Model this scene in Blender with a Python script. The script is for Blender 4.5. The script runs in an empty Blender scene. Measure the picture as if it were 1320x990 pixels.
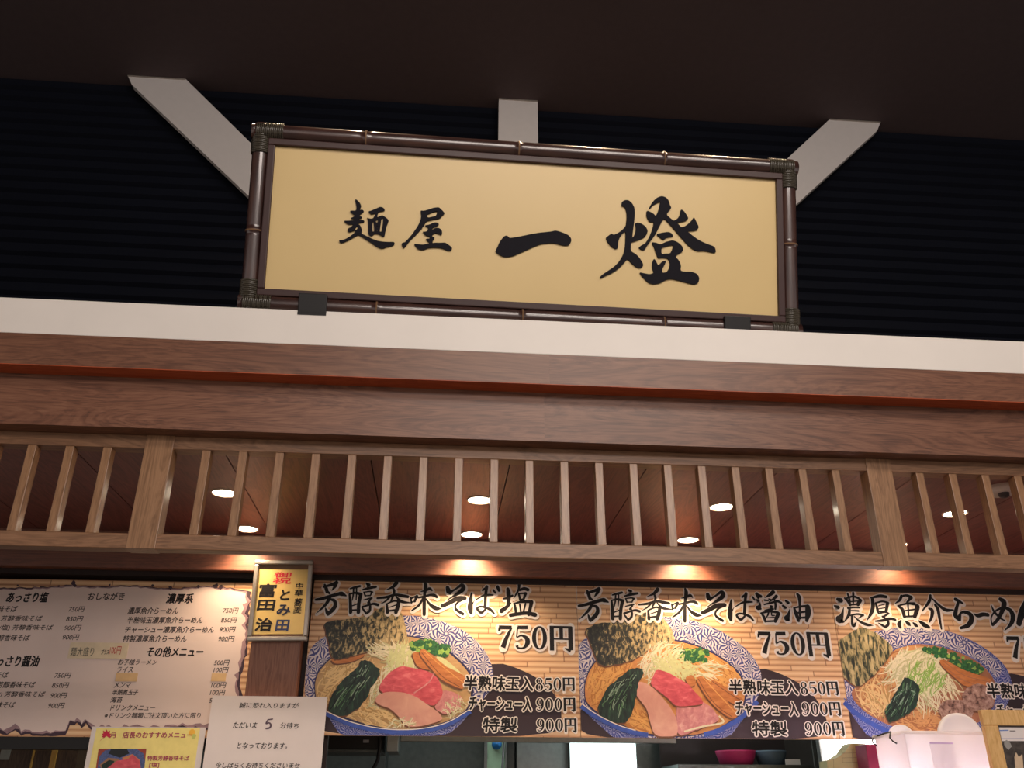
import bpy, bmesh, math, random
import numpy as np
from mathutils import Vector, Matrix
from mathutils.geometry import tessellate_polygon

C = bpy.context.scene
COL = C.collection
random.seed(7)

# ------------------------------------------------------------------ camera
FPX = 1141.2
PITCH, YAW, ROLL = [math.radians(a) for a in (25.684, 4.739, 0.1155)]
EYE = np.array([0.0, -2.5, 1.55])
def _axes():
    cy, sy, cp, sp = math.cos(YAW), math.sin(YAW), math.cos(PITCH), math.sin(PITCH)
    f = np.array([sy*cp, cy*cp, sp]); r = np.array([cy, -sy, 0.0]); u = np.cross(r, f)
    cr, sr = math.cos(ROLL), math.sin(ROLL)
    return np.array([cr*r+sr*u, -sr*r+cr*u, f])
AX = _axes()
def ray(px, py):
    return AX.T @ np.array([(px-660)/FPX, (495-py)/FPX, 1.0])
def WY(px, py, y):
    d = ray(px, py); return EYE + d*((y-EYE[1])/d[1])
def WZ(px, py, z):
    d = ray(px, py); return EYE + d*((z-EYE[2])/d[2])
cd = bpy.data.cameras.new('camera'); cam = bpy.data.objects.new('camera', cd); COL.objects.link(cam)
cd.sensor_width = 36.0; cd.lens = 36.0*FPX/1320.0; cd.clip_start = 0.05; cd.clip_end = 100
M = Matrix(((AX[0][0], AX[1][0], -AX[2][0], EYE[0]), (AX[0][1], AX[1][1], -AX[2][1], EYE[1]),
            (AX[0][2], AX[1][2], -AX[2][2], EYE[2]), (0, 0, 0, 1)))
cam.matrix_world = M
C.camera = cam

# ------------------------------------------------------------------ light and exposure
C.view_settings.view_transform = 'Standard'
C.view_settings.look = 'None'
C.view_settings.exposure = 0.55
C.view_settings.gamma = 1.0
C.view_settings.use_curve_mapping = False
HALL_W = 62.0
SPOT_A_W, SPOT_B_W, SPOT_C_W = 9.0, 25.0, 16.0
WARM = (1.0, 0.70, 0.43)
wd = bpy.data.worlds.new('hall_air'); C.world = wd; wd.use_nodes = True
wd.node_tree.nodes['Background'].inputs[0].default_value = (1.0, 0.90, 0.84, 1)
wd.node_tree.nodes['Background'].inputs[1].default_value = 0.46
def area(name, loc, target, sx, sy, watt, col):
    l = bpy.data.lights.new(name, 'AREA'); l.shape = 'RECTANGLE'; l.size = sx; l.size_y = sy
    l.energy = watt; l.color = col
    o = bpy.data.objects.new(name, l); COL.objects.link(o)
    o.location = loc
    o.rotation_euler = (Vector(target)-Vector(loc)).to_track_quat('-Z', 'Y').to_euler()
    return o
area('hall_light', (0.9, -2.6, 4.44), (0.5, -1.3, 0.0), 2.4, 1.0, HALL_W, (1.0, 0.90, 0.80))
area('hall_light_far', (1.0, -5.6, 4.44), (0.6, -1.5, 1.5), 3.5, 1.4, HALL_W*2.2, (1.0, 0.86, 0.78))

area('kitchen_fill_light', (0.4, 2.0, 2.58), (0.4, 2.0, 0.0), 2.6, .5, 10.0, (0.9, 1.0, 0.95))  # added fill with no fixture, lifts the dark kitchen

# ------------------------------------------------------------------ materials
def lin(c):
    return tuple(((v/255)/12.92 if v/255 <= 0.04045 else ((v/255+0.055)/1.055)**2.4) for v in c) + (1.0,)
MATS = {}
class NT:
    def __init__(s, name):
        s.m = bpy.data.materials.new(name); s.m.use_nodes = True
        s.t = s.m.node_tree; s.b = s.t.nodes['Principled BSDF']; s.out = s.t.nodes['Material Output']
    def n(s, typ, **kw):
        nd = s.t.nodes.new(typ)
        for k, v in kw.items():
            if k.startswith('i_'):
                key = k[2:]; key = int(key) if key.isdigit() else key
                nd.inputs[key].default_value = v
            else: setattr(nd, k, v)
        return nd
    def l(s, a, b): s.t.links.new(a, b)
    def math(s, op, a, b=None):
        nd = s.n('ShaderNodeMath', operation=op)
        for i, v in enumerate((a, b)):
            if v is None: continue
            if isinstance(v, (int, float)): nd.inputs[i].default_value = v
            else: s.l(v, nd.inputs[i])
        return nd.outputs[0]
    def coord(s, scale=(1, 1, 1), rot=(0, 0, 0), loc=(0, 0, 0)):
        tc = s.n('ShaderNodeTexCoord'); mp = s.n('ShaderNodeMapping')
        mp.inputs['Scale'].default_value = scale; mp.inputs['Rotation'].default_value = rot; mp.inputs['Location'].default_value = loc
        s.l(tc.outputs['Object'], mp.inputs[0]); return mp.outputs[0]
    def noise(s, vec, scale, detail=4, rough=.55, dist=0):
        nd = s.n('ShaderNodeTexNoise'); nd.inputs['Scale'].default_value = scale; nd.inputs['Detail'].default_value = detail
        nd.inputs['Roughness'].default_value = rough; nd.inputs['Distortion'].default_value = dist
        s.l(vec, nd.inputs['Vector']); return nd.outputs['Fac']
    def ramp(s, fac, stops, interp='LINEAR'):
        r = s.n('ShaderNodeValToRGB'); r.color_ramp.interpolation = interp
        els = r.color_ramp.elements
        while len(els) < len(stops): els.new(0.5)
        for e, (p, c) in zip(els, stops): e.position = p; e.color = lin(c) if max(c) > 1.001 else (*c[:3], 1)
        s.l(fac, r.inputs[0]); return r.outputs[0]
    def base(s, out): s.l(out, s.b.inputs['Base Color'])
    def bump(s, h, strength=.2, dist=.002):
        b = s.n('ShaderNodeBump'); b.inputs['Strength'].default_value = strength; b.inputs['Distance'].default_value = dist
        s.l(h, b.inputs['Height']); s.l(b.outputs[0], s.b.inputs['Normal'])
def flat(name, col, rough=.6, metal=0, spec=.4, noise=.06, nscale=30, coat=0):
    if name in MATS: return MATS[name]
    s = NT(name); c = lin(col)
    v = s.noise(s.coord(), nscale, 3)
    lo = tuple(max(0, x*(1-noise)) for x in c[:3]); hi = tuple(min(1, x*(1+noise)) for x in c[:3])
    r = s.n('ShaderNodeValToRGB'); r.color_ramp.elements[0].position = .3; r.color_ramp.elements[1].position = .7
    r.color_ramp.elements[0].color = (*lo, 1); r.color_ramp.elements[1].color = (*hi, 1)
    s.l(v, r.inputs[0]); s.base(r.outputs[0])
    s.b.inputs['Roughness'].default_value = rough; s.b.inputs['Metallic'].default_value = metal
    s.b.inputs['Specular IOR Level'].default_value = spec; s.b.inputs['Coat Weight'].default_value = coat
    MATS[name] = s.m; return s.m
def wood(name, dark, mid, light, axis='x', rough=.42, fine=1.0, coat=0.0):
    if name in MATS: return MATS[name]
    s = NT(name)
    sc = {'x': (1.1, 9, 9), 'z': (9, 9, 1.1), 'y': (9, 1.1, 9)}[axis]
    v = s.coord(sc)
    big = s.noise(v, 1.3*fine, 5, .6, 1.6)
    sc2 = {'x': (4, 130, 130), 'z': (130, 130, 4), 'y': (130, 4, 130)}[axis]
    fin = s.noise(s.coord(sc2), 1.6, 3, .6)
    rings = s.math('FRACT', s.math('MULTIPLY', big, 9.0))
    tri = s.math('ABSOLUTE', s.math('SUBTRACT', rings, .5))
    f = s.math('ADD', s.math('MULTIPLY', tri, .62), s.math('MULTIPLY', fin, .72))
    s.base(s.ramp(f, [(.22, dark), (.48, mid), (.78, light)]))
    s.b.inputs['Roughness'].default_value = rough; s.b.inputs['Coat Weight'].default_value = coat; s.b.inputs['Coat Roughness'].default_value = .16
    s.bump(fin, .12, .001)
    MATS[name] = s.m; return s.m
def emit(name, col, strength):
    s = NT(name); s.b.inputs['Base Color'].default_value = (*col, 1)
    s.b.inputs['Emission Color'].default_value = (*col, 1); s.b.inputs['Emission Strength'].default_value = strength
    n = s.noise(s.coord(), 5, 1)
    MATS[name] = s.m; return s.m

walnut_x = wood('walnut_board', (80, 50, 38), (114, 75, 56), (134, 93, 71), 'x')
walnut_x2 = wood('walnut_board_plain', (84, 52, 39), (109, 72, 54), (128, 88, 66), 'x', fine=.7)
walnut_xb = wood('walnut_board_right', (76, 47, 36), (108, 71, 53), (128, 88, 67), 'x', fine=.8)
walnut_x2b = wood('walnut_board_plain_right', (86, 54, 41), (112, 74, 56), (131, 90, 68), 'x', fine=.9)
walnut_z = wood('walnut_upright', (112, 79, 52), (138, 101, 70), (158, 119, 86), 'z', coat=.3)
rail_x = wood('walnut_rail', (98, 68, 47), (128, 92, 65), (148, 109, 80), 'x')
red_edge = wood('orange_cornice_underside', (150, 60, 28), (176, 78, 38), (190, 92, 50), 'x', rough=.5)  # cornice underside, a redder orange than the cornice face
soffit_m = wood('dark_red_walnut_panel', (82, 42, 38), (112, 60, 54), (132, 76, 66), 'y', rough=.38, fine=.6)
beam_m = wood('dark_walnut_beam', (88, 46, 31), (118, 66, 44), (136, 80, 54), 'x', rough=.5)
beam_m.node_tree.nodes['Principled BSDF'].inputs['Specular IOR Level'].default_value = 1.0
pillar_m = wood('pillar_walnut', (104, 62, 46), (128, 82, 62), (142, 94, 72), 'z')
white_m = flat('white_painted_fascia', (226, 219, 212), .5, noise=.02, nscale=6)
bar_m = flat('white_painted_bar', (176, 171, 169), .55, noise=.02)
ceil_m = flat('dark_brown_ceiling_paint', (70, 58, 61), .8, noise=.05)
black_m = flat('black_paint', (16, 14, 15), .45)
dark_m = flat('dark_brown_shade_and_walls', (40, 24, 20), .6)
ink_m = flat('black_ink', (24, 19, 20), .5, spec=.3, noise=.15)
ink2_m = flat('dark_grey_ink', (62, 52, 50), .6, noise=.1)
halo_m = flat('white_print', (236, 226, 218), .5, noise=.02)
letter_m = flat('black_cut_lettering', (20, 18, 26), .7, spec=.15)
steel_m = flat('brushed_steel', (150, 152, 150), .35, metal=.8, noise=.1)
steel_d = flat('dull_dark_steel', (92, 96, 94), .4, metal=.6, noise=.15)
silver_m = flat('silver_frame_metal', (176, 168, 160), .3, metal=.75)
paper_m = flat('white_paper', (226, 216, 214), .7, noise=.02, nscale=12)
plain_white = flat('white_plastic', (238, 234, 236), .4, noise=.01)
trim_white = flat('white_downlight_trim', (225, 200, 175), .5)

def louver_mat():
    return flat('navy_black_louver', (9, 12, 21), .75, spec=.08, noise=.1, nscale=4)
louver_m = louver_mat()

def bamboo_pole_mat(axis):
    s = NT('smoked_bamboo_' + axis)
    sc = {'x': (3, 60, 60), 'z': (60, 60, 3)}[axis]
    f = s.noise(s.coord(sc), 1.2, 4)
    g = s.noise(s.coord((5, 5, 5)), 2.0, 2)
    f = s.math('ADD', s.math('MULTIPLY', f, .7), s.math('MULTIPLY', g, .4))
    s.base(s.ramp(f, [(.3, (34, 20, 19)), (.55, (58, 36, 32)), (.8, (84, 56, 45))]))
    s.b.inputs['Roughness'].default_value = .3; s.b.inputs['Coat Weight'].default_value = .8; s.b.inputs['Coat Roughness'].default_value = .1
    return s.m
bam_x, bam_z = bamboo_pole_mat('x'), bamboo_pole_mat('z')
node_m = flat('bamboo_node', (112, 84, 60), .45)
cord_m = flat('olive_lashing_cord', (62, 56, 46), .3, coat=.2, noise=.2, nscale=200)
panel_m = flat('cream_yellow_sign_panel', (213, 186, 131), .32, noise=.02, nscale=3, spec=.35)

def bamboo_print():
    s = NT('printed_bamboo_blind')
    tc = s.n('ShaderNodeTexCoord'); sp = s.n('ShaderNodeSeparateXYZ'); s.l(tc.outputs['Object'], sp.inputs[0])
    u, v = sp.outputs['X'], sp.outputs['Z']
    H = .0205
    vr = s.math('DIVIDE', s.math('ADD', v, 5.0), H); row = s.math('FLOOR', vr); fr = s.math('FRACT', vr)
    wn = s.n('ShaderNodeTexWhiteNoise', noise_dimensions='1D'); s.l(row, wn.inputs['W'])
    off = wn.outputs['Value']
    ur = s.math('ADD', s.math('DIVIDE', u, .23), s.math('MULTIPLY', off, 7.0)); cell = s.math('FLOOR', ur); fu = s.math('FRACT', ur)
    wn2 = s.n('ShaderNodeTexWhiteNoise', noise_dimensions='2D')
    cb = s.n('ShaderNodeCombineXYZ'); s.l(row, cb.inputs[0]); s.l(cell, cb.inputs[1]); s.l(cb.outputs[0], wn2.inputs['Vector'])
    shade = s.math('ABSOLUTE', s.math('SUBTRACT', fr, .55))
    grain = s.noise(s.coord((12, 12, 300)), 1.0, 2)
    f = s.math('ADD', s.math('MULTIPLY', shade, 1.25), s.math('MULTIPLY', wn2.outputs['Value'], .22))
    f = s.math('ADD', f, s.math('MULTIPLY', s.math('SUBTRACT', grain, .5), .25))
    col = s.ramp(f, [(.08, (236, 200, 158)), (.45, (222, 178, 134)), (.66, (196, 144, 104)), (.84, (150, 100, 68))])
    joint = s.math('LESS_THAN', fu, .016)
    mx = s.n('ShaderNodeMix', data_type='RGBA'); s.l(s.math('MULTIPLY', joint, .75), mx.inputs[0]); s.l(col, mx.inputs[6]); mx.inputs[7].default_value = lin((136, 84, 56))
    s.base(mx.outputs[2]); s.b.inputs['Roughness'].default_value = .5
    return s.m
bamboo_m = bamboo_print()
def scroll_print(name, blue, white, scale, thick=.0):
    s = NT(name)
    vec = s.coord((1, 0, 1))
    vo = s.n('ShaderNodeTexVoronoi'); vo.inputs['Scale'].default_value = scale; vo.inputs['Randomness'].default_value = .75; s.l(vec, vo.inputs['Vector'])
    sub = s.n('ShaderNodeVectorMath', operation='SUBTRACT'); s.l(vec, sub.inputs[0]); s.l(vo.outputs['Position'], sub.inputs[1])
    sp = s.n('ShaderNodeSeparateXYZ'); s.l(sub.outputs[0], sp.inputs[0])
    ang = s.math('ARCTAN2', sp.outputs['Z'], sp.outputs['X'])
    r = s.math('MULTIPLY', vo.outputs['Distance'], 1.0)
    ph = s.math('ADD', s.math('MULTIPLY', ang, 11.0), s.math('MULTIPLY', r, 11.0))
    w = s.math('SINE', ph)
    hole = s.math('LESS_THAN', r, .10)
    ring = s.math('LESS_THAN', s.math('ABSOLUTE', s.math('SUBTRACT', r, .2)), .035)
    f = s.math('ADD', s.math('MULTIPLY', w, .5), .5 + thick)
    f = s.math('SUBTRACT', f, s.math('MULTIPLY', hole, 2.0)); f = s.math('ADD', f, ring)
    s.base(s.ramp(f, [(.42, white), (.58, blue)])); s.b.inputs['Roughness'].default_value = .5
    return s.m
scroll_m = scroll_print('printed_blue_scrollwork', (58, 62, 128), (214, 204, 206), 21)
scroll_d = scroll_print('printed_blue_scrollwork_dense', (48, 62, 140), (150, 150, 190), 30, .12)
def mottled(name, stops, scale=60, stretch=(1, 1, 1), rough=.5, detail=5, dist=.5, rot=0):
    s = NT(name); f = s.noise(s.coord(stretch, (0, rot, 0)), scale, detail, .6, dist)
    s.base(s.ramp(f, stops)); s.b.inputs['Roughness'].default_value = rough; return s.m
def nori_print():
    s = NT('printed_nori')
    f = s.noise(s.coord((1.4, 1, .8), (0, .5, 0)), 52, 6, .65, .6)
    tc = s.n('ShaderNodeTexCoord'); sp = s.n('ShaderNodeSeparateXYZ'); s.l(tc.outputs['Object'], sp.inputs[0])
    f = s.math('ADD', f, s.math('MULTIPLY', s.math('ADD', sp.outputs['X'], .285), .62))
    s.base(s.ramp(f, [(.36, (24, 26, 24)), (.47, (62, 62, 48)), (.53, (166, 144, 100)), (.64, (208, 182, 132))])); s.b.inputs['Roughness'].default_value = .5
    return s.m
nori_m = nori_print()
nori_g = mottled('printed_green_nori', [(.38, (22, 28, 26)), (.46, (74, 78, 54)), (.53, (170, 152, 106)), (.66, (206, 186, 138))], 34, (2.0, 1, .6), rot=.9)
soup_m = mottled('printed_clear_soup', [(.35, (178, 138, 92)), (.6, (200, 164, 114)), (.75, (214, 182, 134))], 14, (1, 1, 2))
soup2_m = mottled('printed_soy_soup', [(.35, (196, 124, 66)), (.6, (214, 150, 86)), (.75, (226, 172, 106))], 14, (1, 1, 2))
soup3_m = mottled('printed_rich_soup', [(.35, (150, 92, 64)), (.6, (172, 112, 80)), (.8, (192, 134, 100))], 20)
spin_m = mottled('printed_spinach', [(.35, (14, 28, 26)), (.55, (26, 52, 42)), (.72, (52, 92, 66)), (.85, (96, 130, 100))], 28, (3, 1, .8), rot=-.7)
red_m = mottled('printed_rare_pork', [(.3, (184, 62, 76)), (.55, (212, 88, 100)), (.75, (232, 132, 136))], 26, (1, 1, 2.2), rot=.4)
pink_m = mottled('printed_pink_pork', [(.3, (188, 112, 118)), (.55, (212, 142, 142)), (.75, (232, 186, 176))], 40)
chick_m = mottled('printed_chicken_slice', [(.3, (206, 142, 128)), (.6, (222, 166, 148)), (.8, (232, 186, 166))], 12)
menma_m = mottled('printed_bamboo_shoot', [(.3, (164, 92, 46)), (.55, (196, 122, 66)), (.8, (218, 152, 92))], 20, (1, 1, 4), rot=.6)
meat_m = mottled('printed_meatball', [(.36, (84, 54, 48)), (.46, (150, 112, 100)), (.66, (200, 166, 152))], 48)
green_m = flat('printed_green_onion', (44, 98, 56), .5, noise=.5, nscale=120)
green2_m = flat('printed_light_green_onion', (140, 176, 84), .5, noise=.3, nscale=120)
shred_m = flat('printed_white_onion', (226, 216, 184), .5, noise=.1, nscale=80)
shred2_m = flat('printed_pale_green_onion', (206, 206, 150), .5, noise=.1, nscale=80)
noodle_m = flat('printed_noodle', (226, 192, 136), .5, noise=.1, nscale=60)
noodle2_m = flat('printed_golden_noodle', (222, 164, 92), .5, noise=.1, nscale=60)
noodle3_m = flat('printed_brown_noodle', (206, 150, 98), .5, noise=.1, nscale=60)
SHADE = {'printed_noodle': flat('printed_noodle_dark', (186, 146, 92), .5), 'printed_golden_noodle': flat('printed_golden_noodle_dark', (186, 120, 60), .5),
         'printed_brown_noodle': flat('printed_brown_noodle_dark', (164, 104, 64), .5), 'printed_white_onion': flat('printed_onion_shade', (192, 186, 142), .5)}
blue_m = flat('printed_blue_rim', (58, 84, 168), .5, noise=.15, nscale=50)
navy_m = flat('printed_navy_line', (44, 42, 84), .5)
leaf_l = flat('printed_leaf_light', (84, 122, 84), .5, noise=.2); leaf_d = flat('printed_leaf_dark', (14, 24, 26), .5); leaf_p = flat('printed_leaf_pale', (140, 164, 142), .5)
shade_m = flat('printed_brown_shade', (112, 70, 50), .5)  # shadow drawn into the print under toppings, also dark menma lines
tray_m = flat('printed_dark_tray', (52, 36, 44), .5, noise=.08, nscale=4)

# ------------------------------------------------------------------ mesh building
class MB:
    def __init__(s): s.v = []; s.f = []; s.mi = []; s.mats = []; s.smooth = []
    def m(s, mat):
        if mat not in s.mats: s.mats.append(mat)
        return s.mats.index(mat)
    def face(s, pts, mat, sm=False):
        b = len(s.v); s.v += [tuple(map(float, p)) for p in pts]; s.f.append(tuple(range(b, b+len(pts)))); s.mi.append(s.m(mat)); s.smooth.append(sm)
    def add(s, verts, faces, mat, sm=False):
        b = len(s.v); s.v += [tuple(map(float, p)) for p in verts]
        k = s.m(mat)
        for f in faces: s.f.append(tuple(i+b for i in f)); s.mi.append(k); s.smooth.append(sm)
    def box(s, lo, hi, mat, bev=0.0):
        bm = bmesh.new(); bmesh.ops.create_cube(bm, size=1)
        for v in bm.verts:
            v.co = Vector([lo[i] + (v.co[i]+.5)*(hi[i]-lo[i]) for i in range(3)])
        if bev: bmesh.ops.bevel(bm, geom=bm.edges[:], offset=bev, segments=2, affect='EDGES', profile=.5)
        bm.verts.index_update()
        s.add([v.co for v in bm.verts], [[v.index for v in f.verts] for f in bm.faces], mat); bm.free()
    def prism(s, pts, depth, mat, holes=()):   # pts in (x,z), extruded from y=0 to y=depth
        polys = [pts] + list(holes)
        tri = tessellate_polygon([[Vector((p[0], p[1], 0)) for p in q] for q in polys])
        flatp = [p for q in polys for p in q]; n = len(flatp)
        y0, y1 = depth
        verts = [(p[0], y0, p[1]) for p in flatp] + [(p[0], y1, p[1]) for p in flatp]
        faces = [tuple(t) for t in tri] + [tuple(i+n for i in reversed(t)) for t in tri]
        b = 0
        for q in polys:
            k = len(q)
            for i in range(k):
                j = (i+1) % k; faces.append((b+i, b+j, b+j+n, b+i+n))
            b += k
        s.add(verts, faces, mat)
    def poly(s, pts, h, mat, holes=()):        # flat print layer at height h above the sheet (local y = -h)
        polys = [pts] + list(holes)
        tri = tessellate_polygon([[Vector((p[0], p[1], 0)) for p in q] for q in polys])
        s.add([(p[0], -h, p[1]) for q in polys for p in q], [tuple(t) for t in tri], mat)
    def stroke(s, pts, h, mat, grow=0.0, shift=(0, 0), cap=True, sub=5):   # pts (u, v, width)
        P = [np.array(p, float) for p in pts]
        if len(P) > 2:
            Q = [2*P[0]-P[1]] + P + [2*P[-1]-P[-2]]; out = []
            for i in range(1, len(Q)-2):
                for k in range(sub):
                    t = k/sub
                    out.append(.5*((2*Q[i]) + (-Q[i-1]+Q[i+1])*t + (2*Q[i-1]-5*Q[i]+4*Q[i+1]-Q[i+2])*t*t + (-Q[i-1]+3*Q[i]-3*Q[i+1]+Q[i+2])*t**3))
            out.append(P[-1]); P = out
        n = len(P); L, R = [], []
        for i in range(n):
            d = P[min(i+1, n-1)][:2]-P[max(i-1, 0)][:2]; ln = np.hypot(*d) or 1; d = d/ln; nn = np.array([-d[1], d[0]])
            w = max(P[i][2], 0)/2 + grow; c = P[i][:2] + np.array(shift)
            L.append(c+nn*w); R.append(c-nn*w)
        b = [(p[0], -h, p[1]) for p in L] + [(p[0], -h, p[1]) for p in R]
        s.add(b, [(i, i+1, n+i+1, n+i) for i in range(n-1)], mat)
        if cap:
            for e in (0, n-1):
                w = max(P[e][2], 0)/2 + grow; c = P[e][:2] + np.array(shift)
                if w > 1e-6:
                    s.face([(c[0]+w*math.cos(a), -h-1e-6, c[1]+w*math.sin(a)) for a in np.linspace(0, 2*math.pi, 13)[:-1]], mat)
    def blob(s, c, r, h, mat, n=9, jit=.25):
        s.face([(c[0]+r*(1+random.uniform(-jit, jit))*math.cos(a), -h, c[1]+r*(1+random.uniform(-jit, jit))*math.sin(a)) for a in np.linspace(0, 2*math.pi, n+1)[:-1]], mat)
    def tube(s, path, rad, mat, seg=10, closed=False):
        P = [Vector(p) for p in path]; n = len(P); verts = []; faces = []
        for i in range(n):
            a = P[(i-1) % n] if (closed or i > 0) else P[i]; b = P[(i+1) % n] if (closed or i < n-1) else P[i]
            t = (b-a).normalized(); up = Vector((0, 0, 1)) if abs(t.z) < .9 else Vector((1, 0, 0))
            x = t.cross(up).normalized(); y = t.cross(x).normalized(); r = rad[i] if isinstance(rad, (list, tuple)) else rad
            for k in range(seg):
                an = 2*math.pi*k/seg; verts.append(P[i] + x*(r*math.cos(an)) + y*(r*math.sin(an)))
        m = n if closed else n-1
        for i in range(m):
            for k in range(seg):
                j = (i+1) % n; faces.append((i*seg+k, i*seg+(k+1) % seg, j*seg+(k+1) % seg, j*seg+k))
        if not closed:
            faces.append(tuple(range(seg))); faces.append(tuple((n-1)*seg+k for k in range(seg)))
        s.add(verts, faces, mat, True)
    def lathe(s, prof, c, mat, seg=32, axis='z'):
        verts = []; faces = []; n = len(prof)
        for (r, z) in prof:
            for k in range(seg):
                a = 2*math.pi*k/seg
                p = {'z': (r*math.cos(a), r*math.sin(a), z), 'y': (r*math.cos(a), z, r*math.sin(a)), 'x': (z, r*math.cos(a), r*math.sin(a))}[axis]
                verts.append((c[0]+p[0], c[1]+p[1], c[2]+p[2]))
        for i in range(n-1):
            for k in range(seg): faces.append((i*seg+k, i*seg+(k+1) % seg, (i+1)*seg+(k+1) % seg, (i+1)*seg+k))
        if prof[0][0] > 1e-5: faces.append(tuple(range(seg)))
        if prof[-1][0] > 1e-5: faces.append(tuple((n-1)*seg+k for k in range(seg)))
        s.add(verts, faces, mat, True)
    def build(s, name, parent=None, auto=True):
        me = bpy.data.meshes.new(name); me.from_pydata(s.v, [], s.f)
        for mt in s.mats: me.materials.append(mt)
        for p, k, sm in zip(me.polygons, s.mi, s.smooth): p.material_index = k; p.use_smooth = sm
        me.update()
        o = bpy.data.objects.new(name, me); COL.objects.link(o)
        if parent is not None: o.parent = parent
        return o
def tag(o, label, cat, group=None, kind=None):
    o['label'] = label; o['category'] = cat
    if group: o['group'] = group
    if kind: o['kind'] = kind
    return o
def struct(mb, name, label=None):
    o = mb.build(name); o['kind'] = 'structure'
    if label: o['label'] = label
    return o
def empty(name, loc=(0, 0, 0), mat=None):
    o = bpy.data.objects.new(name, None); COL.objects.link(o); o.empty_display_size = .05
    if mat is not None: o.matrix_world = mat
    else: o.location = loc
    return o
# a flat sheet: local x right, local y into the wall, local z up
class Sheet:
    def __init__(s, name, origin, yaw=0.0, tilt=0.0, roll=0.0):
        cy, sy = math.cos(yaw), math.sin(yaw); X = np.array([cy, sy, 0]); Y = np.array([-sy, cy, 0]); Z = np.array([0, 0, 1.0])
        ct, st = math.cos(tilt), math.sin(tilt); U = ct*Z - st*Y
        cr, sr = math.cos(roll), math.sin(roll); X, U = cr*X + sr*U, -sr*X + cr*U
        s.X, s.U = X, U; s.N = np.cross(X, U)   # N points to the viewer (-y)
        s.o = np.array(origin, float)
        Yl = -s.N
        s.e = empty(name, mat=Matrix(((X[0], Yl[0], U[0], s.o[0]), (X[1], Yl[1], U[1], s.o[1]), (X[2], Yl[2], U[2], s.o[2]), (0, 0, 0, 1))))
    def L(s, px, py):
        d = ray(px, py); t = ((s.o-EYE) @ s.N)/(d @ s.N); p = EYE + d*t - s.o
        return np.array([p @ s.X, p @ s.U])
    def crop(s, x0, y0, sc):
        return lambda X, Y: s.L(x0+X/sc, y0+Y/sc)
    def ppm(s, px, py):                       # metres per pixel around a point (horizontal, vertical)
        a, b, c = s.L(px, py), s.L(px+4, py), s.L(px, py+4)
        return abs(b[0]-a[0])/4, abs(c[1]-a[1])/4
_tc = {}
def glyphs(body, off):
    k = (body, off)
    if k not in _tc:
        c = bpy.data.curves.new('t', 'FONT'); c.body = body; c.offset = off; c.resolution_u = 3
        o = bpy.data.objects.new('t', c); COL.objects.link(o)
        dg = bpy.context.evaluated_depsgraph_get(); ev = o.evaluated_get(dg); me = ev.to_mesh()
        vs = np.array([v.co[:2] for v in me.vertices]) if len(me.vertices) else np.zeros((0, 2))
        fs = [tuple(p.vertices) for p in me.polygons]
        ev.to_mesh_clear(); bpy.data.objects.remove(o); bpy.data.curves.remove(c)
        _tc[k] = (vs, fs)
    return _tc[k]
def text(mb, sh, body, cr, x0, x1, yc, h, mat, lay, off=0.0, shear=0.0, y1=None, halo=None, hoff=.045, hshift=(0, 0)):
    """fit a line of text into the box x0..x1, height h around yc (crop coordinates)."""
    a = cr(x0, yc); b = cr(x1, y1 if y1 is not None else yc)
    hh = abs(cr((x0+x1)/2, yc-h/2)[1]-cr((x0+x1)/2, yc+h/2)[1])
    vs0, _ = glyphs(body, 0.0)
    lo, hi = vs0.min(0), vs0.max(0)
    W0 = hi-lo
    sy = hh/max(W0[1], .55); wid = b[0]-a[0]-abs(shear)*hh
    sx = wid/W0[0]
    vs, fs = glyphs(body, 0.0)
    def put(m, l, d=(0, 0)):
        q = (vs-lo); v = (q[:, 1]-W0[1]/2)*sy; t = (q[:, 0]/W0[0])
        u = a[0] + q[:, 0]*sx + shear*(v + hh/2) + d[0]
        vv = a[1] + (b[1]-a[1])*t + v + d[1]
        mb.add(np.c_[u, np.full(len(u), -l), vv], fs, m)
    def thick(m, l, r, n, d=(0, 0)):          # a heavier pen: the glyph repeated round a small circle
        put(m, l, d)
        for k in range(n):
            an = 2*math.pi*k/n; put(m, l+(k+1)*4e-7, (d[0]+r*math.cos(an), d[1]+r*math.sin(an)))
    if halo is not None:
        thick(halo, lay-.0003, (off+hoff)*sy, 12, (hshift[0]*sy, hshift[1]*sy))
    if off > 0: thick(mat, lay, off*sy, 8 if off > .015 else 4)
    else: put(mat, lay)

# ------------------------------------------------------------------ setting: shell
XL, XR = -3.2, 4.2
CEIL, WALLY, BARY = 4.503, 0.645, 0.60
b = MB(); b.box((-8, -11, -.1), (9, 3, 0), flat('grey_tile_floor', (120, 112, 104), .5)); struct(b, 'floor')
b = MB(); b.box((-8, -11, CEIL), (9, WALLY+.1, CEIL+.1), ceil_m); struct(b, 'ceiling')
b = MB()
prof = []
z = 2.90
pts = []
while z < CEIL:
    pts += [(WALLY, z), (WALLY+.018, z+.006), (WALLY+.018, z+.05)]; z += .062
verts = []; 
for (y, zz) in pts: verts += [(XL-2, y, zz), (XR+2, y, zz)]
b.add(verts, [(2*i, 2*i+1, 2*i+3, 2*i+2) for i in range(len(pts)-1)], louver_m)
b.box((XL-2, WALLY+.02, 2.8), (XR+2, WALLY+.06, CEIL), louver_m)
struct(b, 'wall_back', 'dark navy ribbed wall behind the shop sign')
CY, BY = -.119, -.0566                      # front planes of the cornice and of the beam
b = MB(); b.box((XL, CY, 2.804), (XR, WALLY, 2.922), white_m, .002); struct(b, 'trim_1', 'white painted band along the top of the stall front')
b = MB(); b.box((XL, CY+.0005, 2.7045), (.3114, .05, 2.804), walnut_x2); b.box((.3115, CY+.0005, 2.7045), (XR, .05, 2.804), walnut_x2b)
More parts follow.
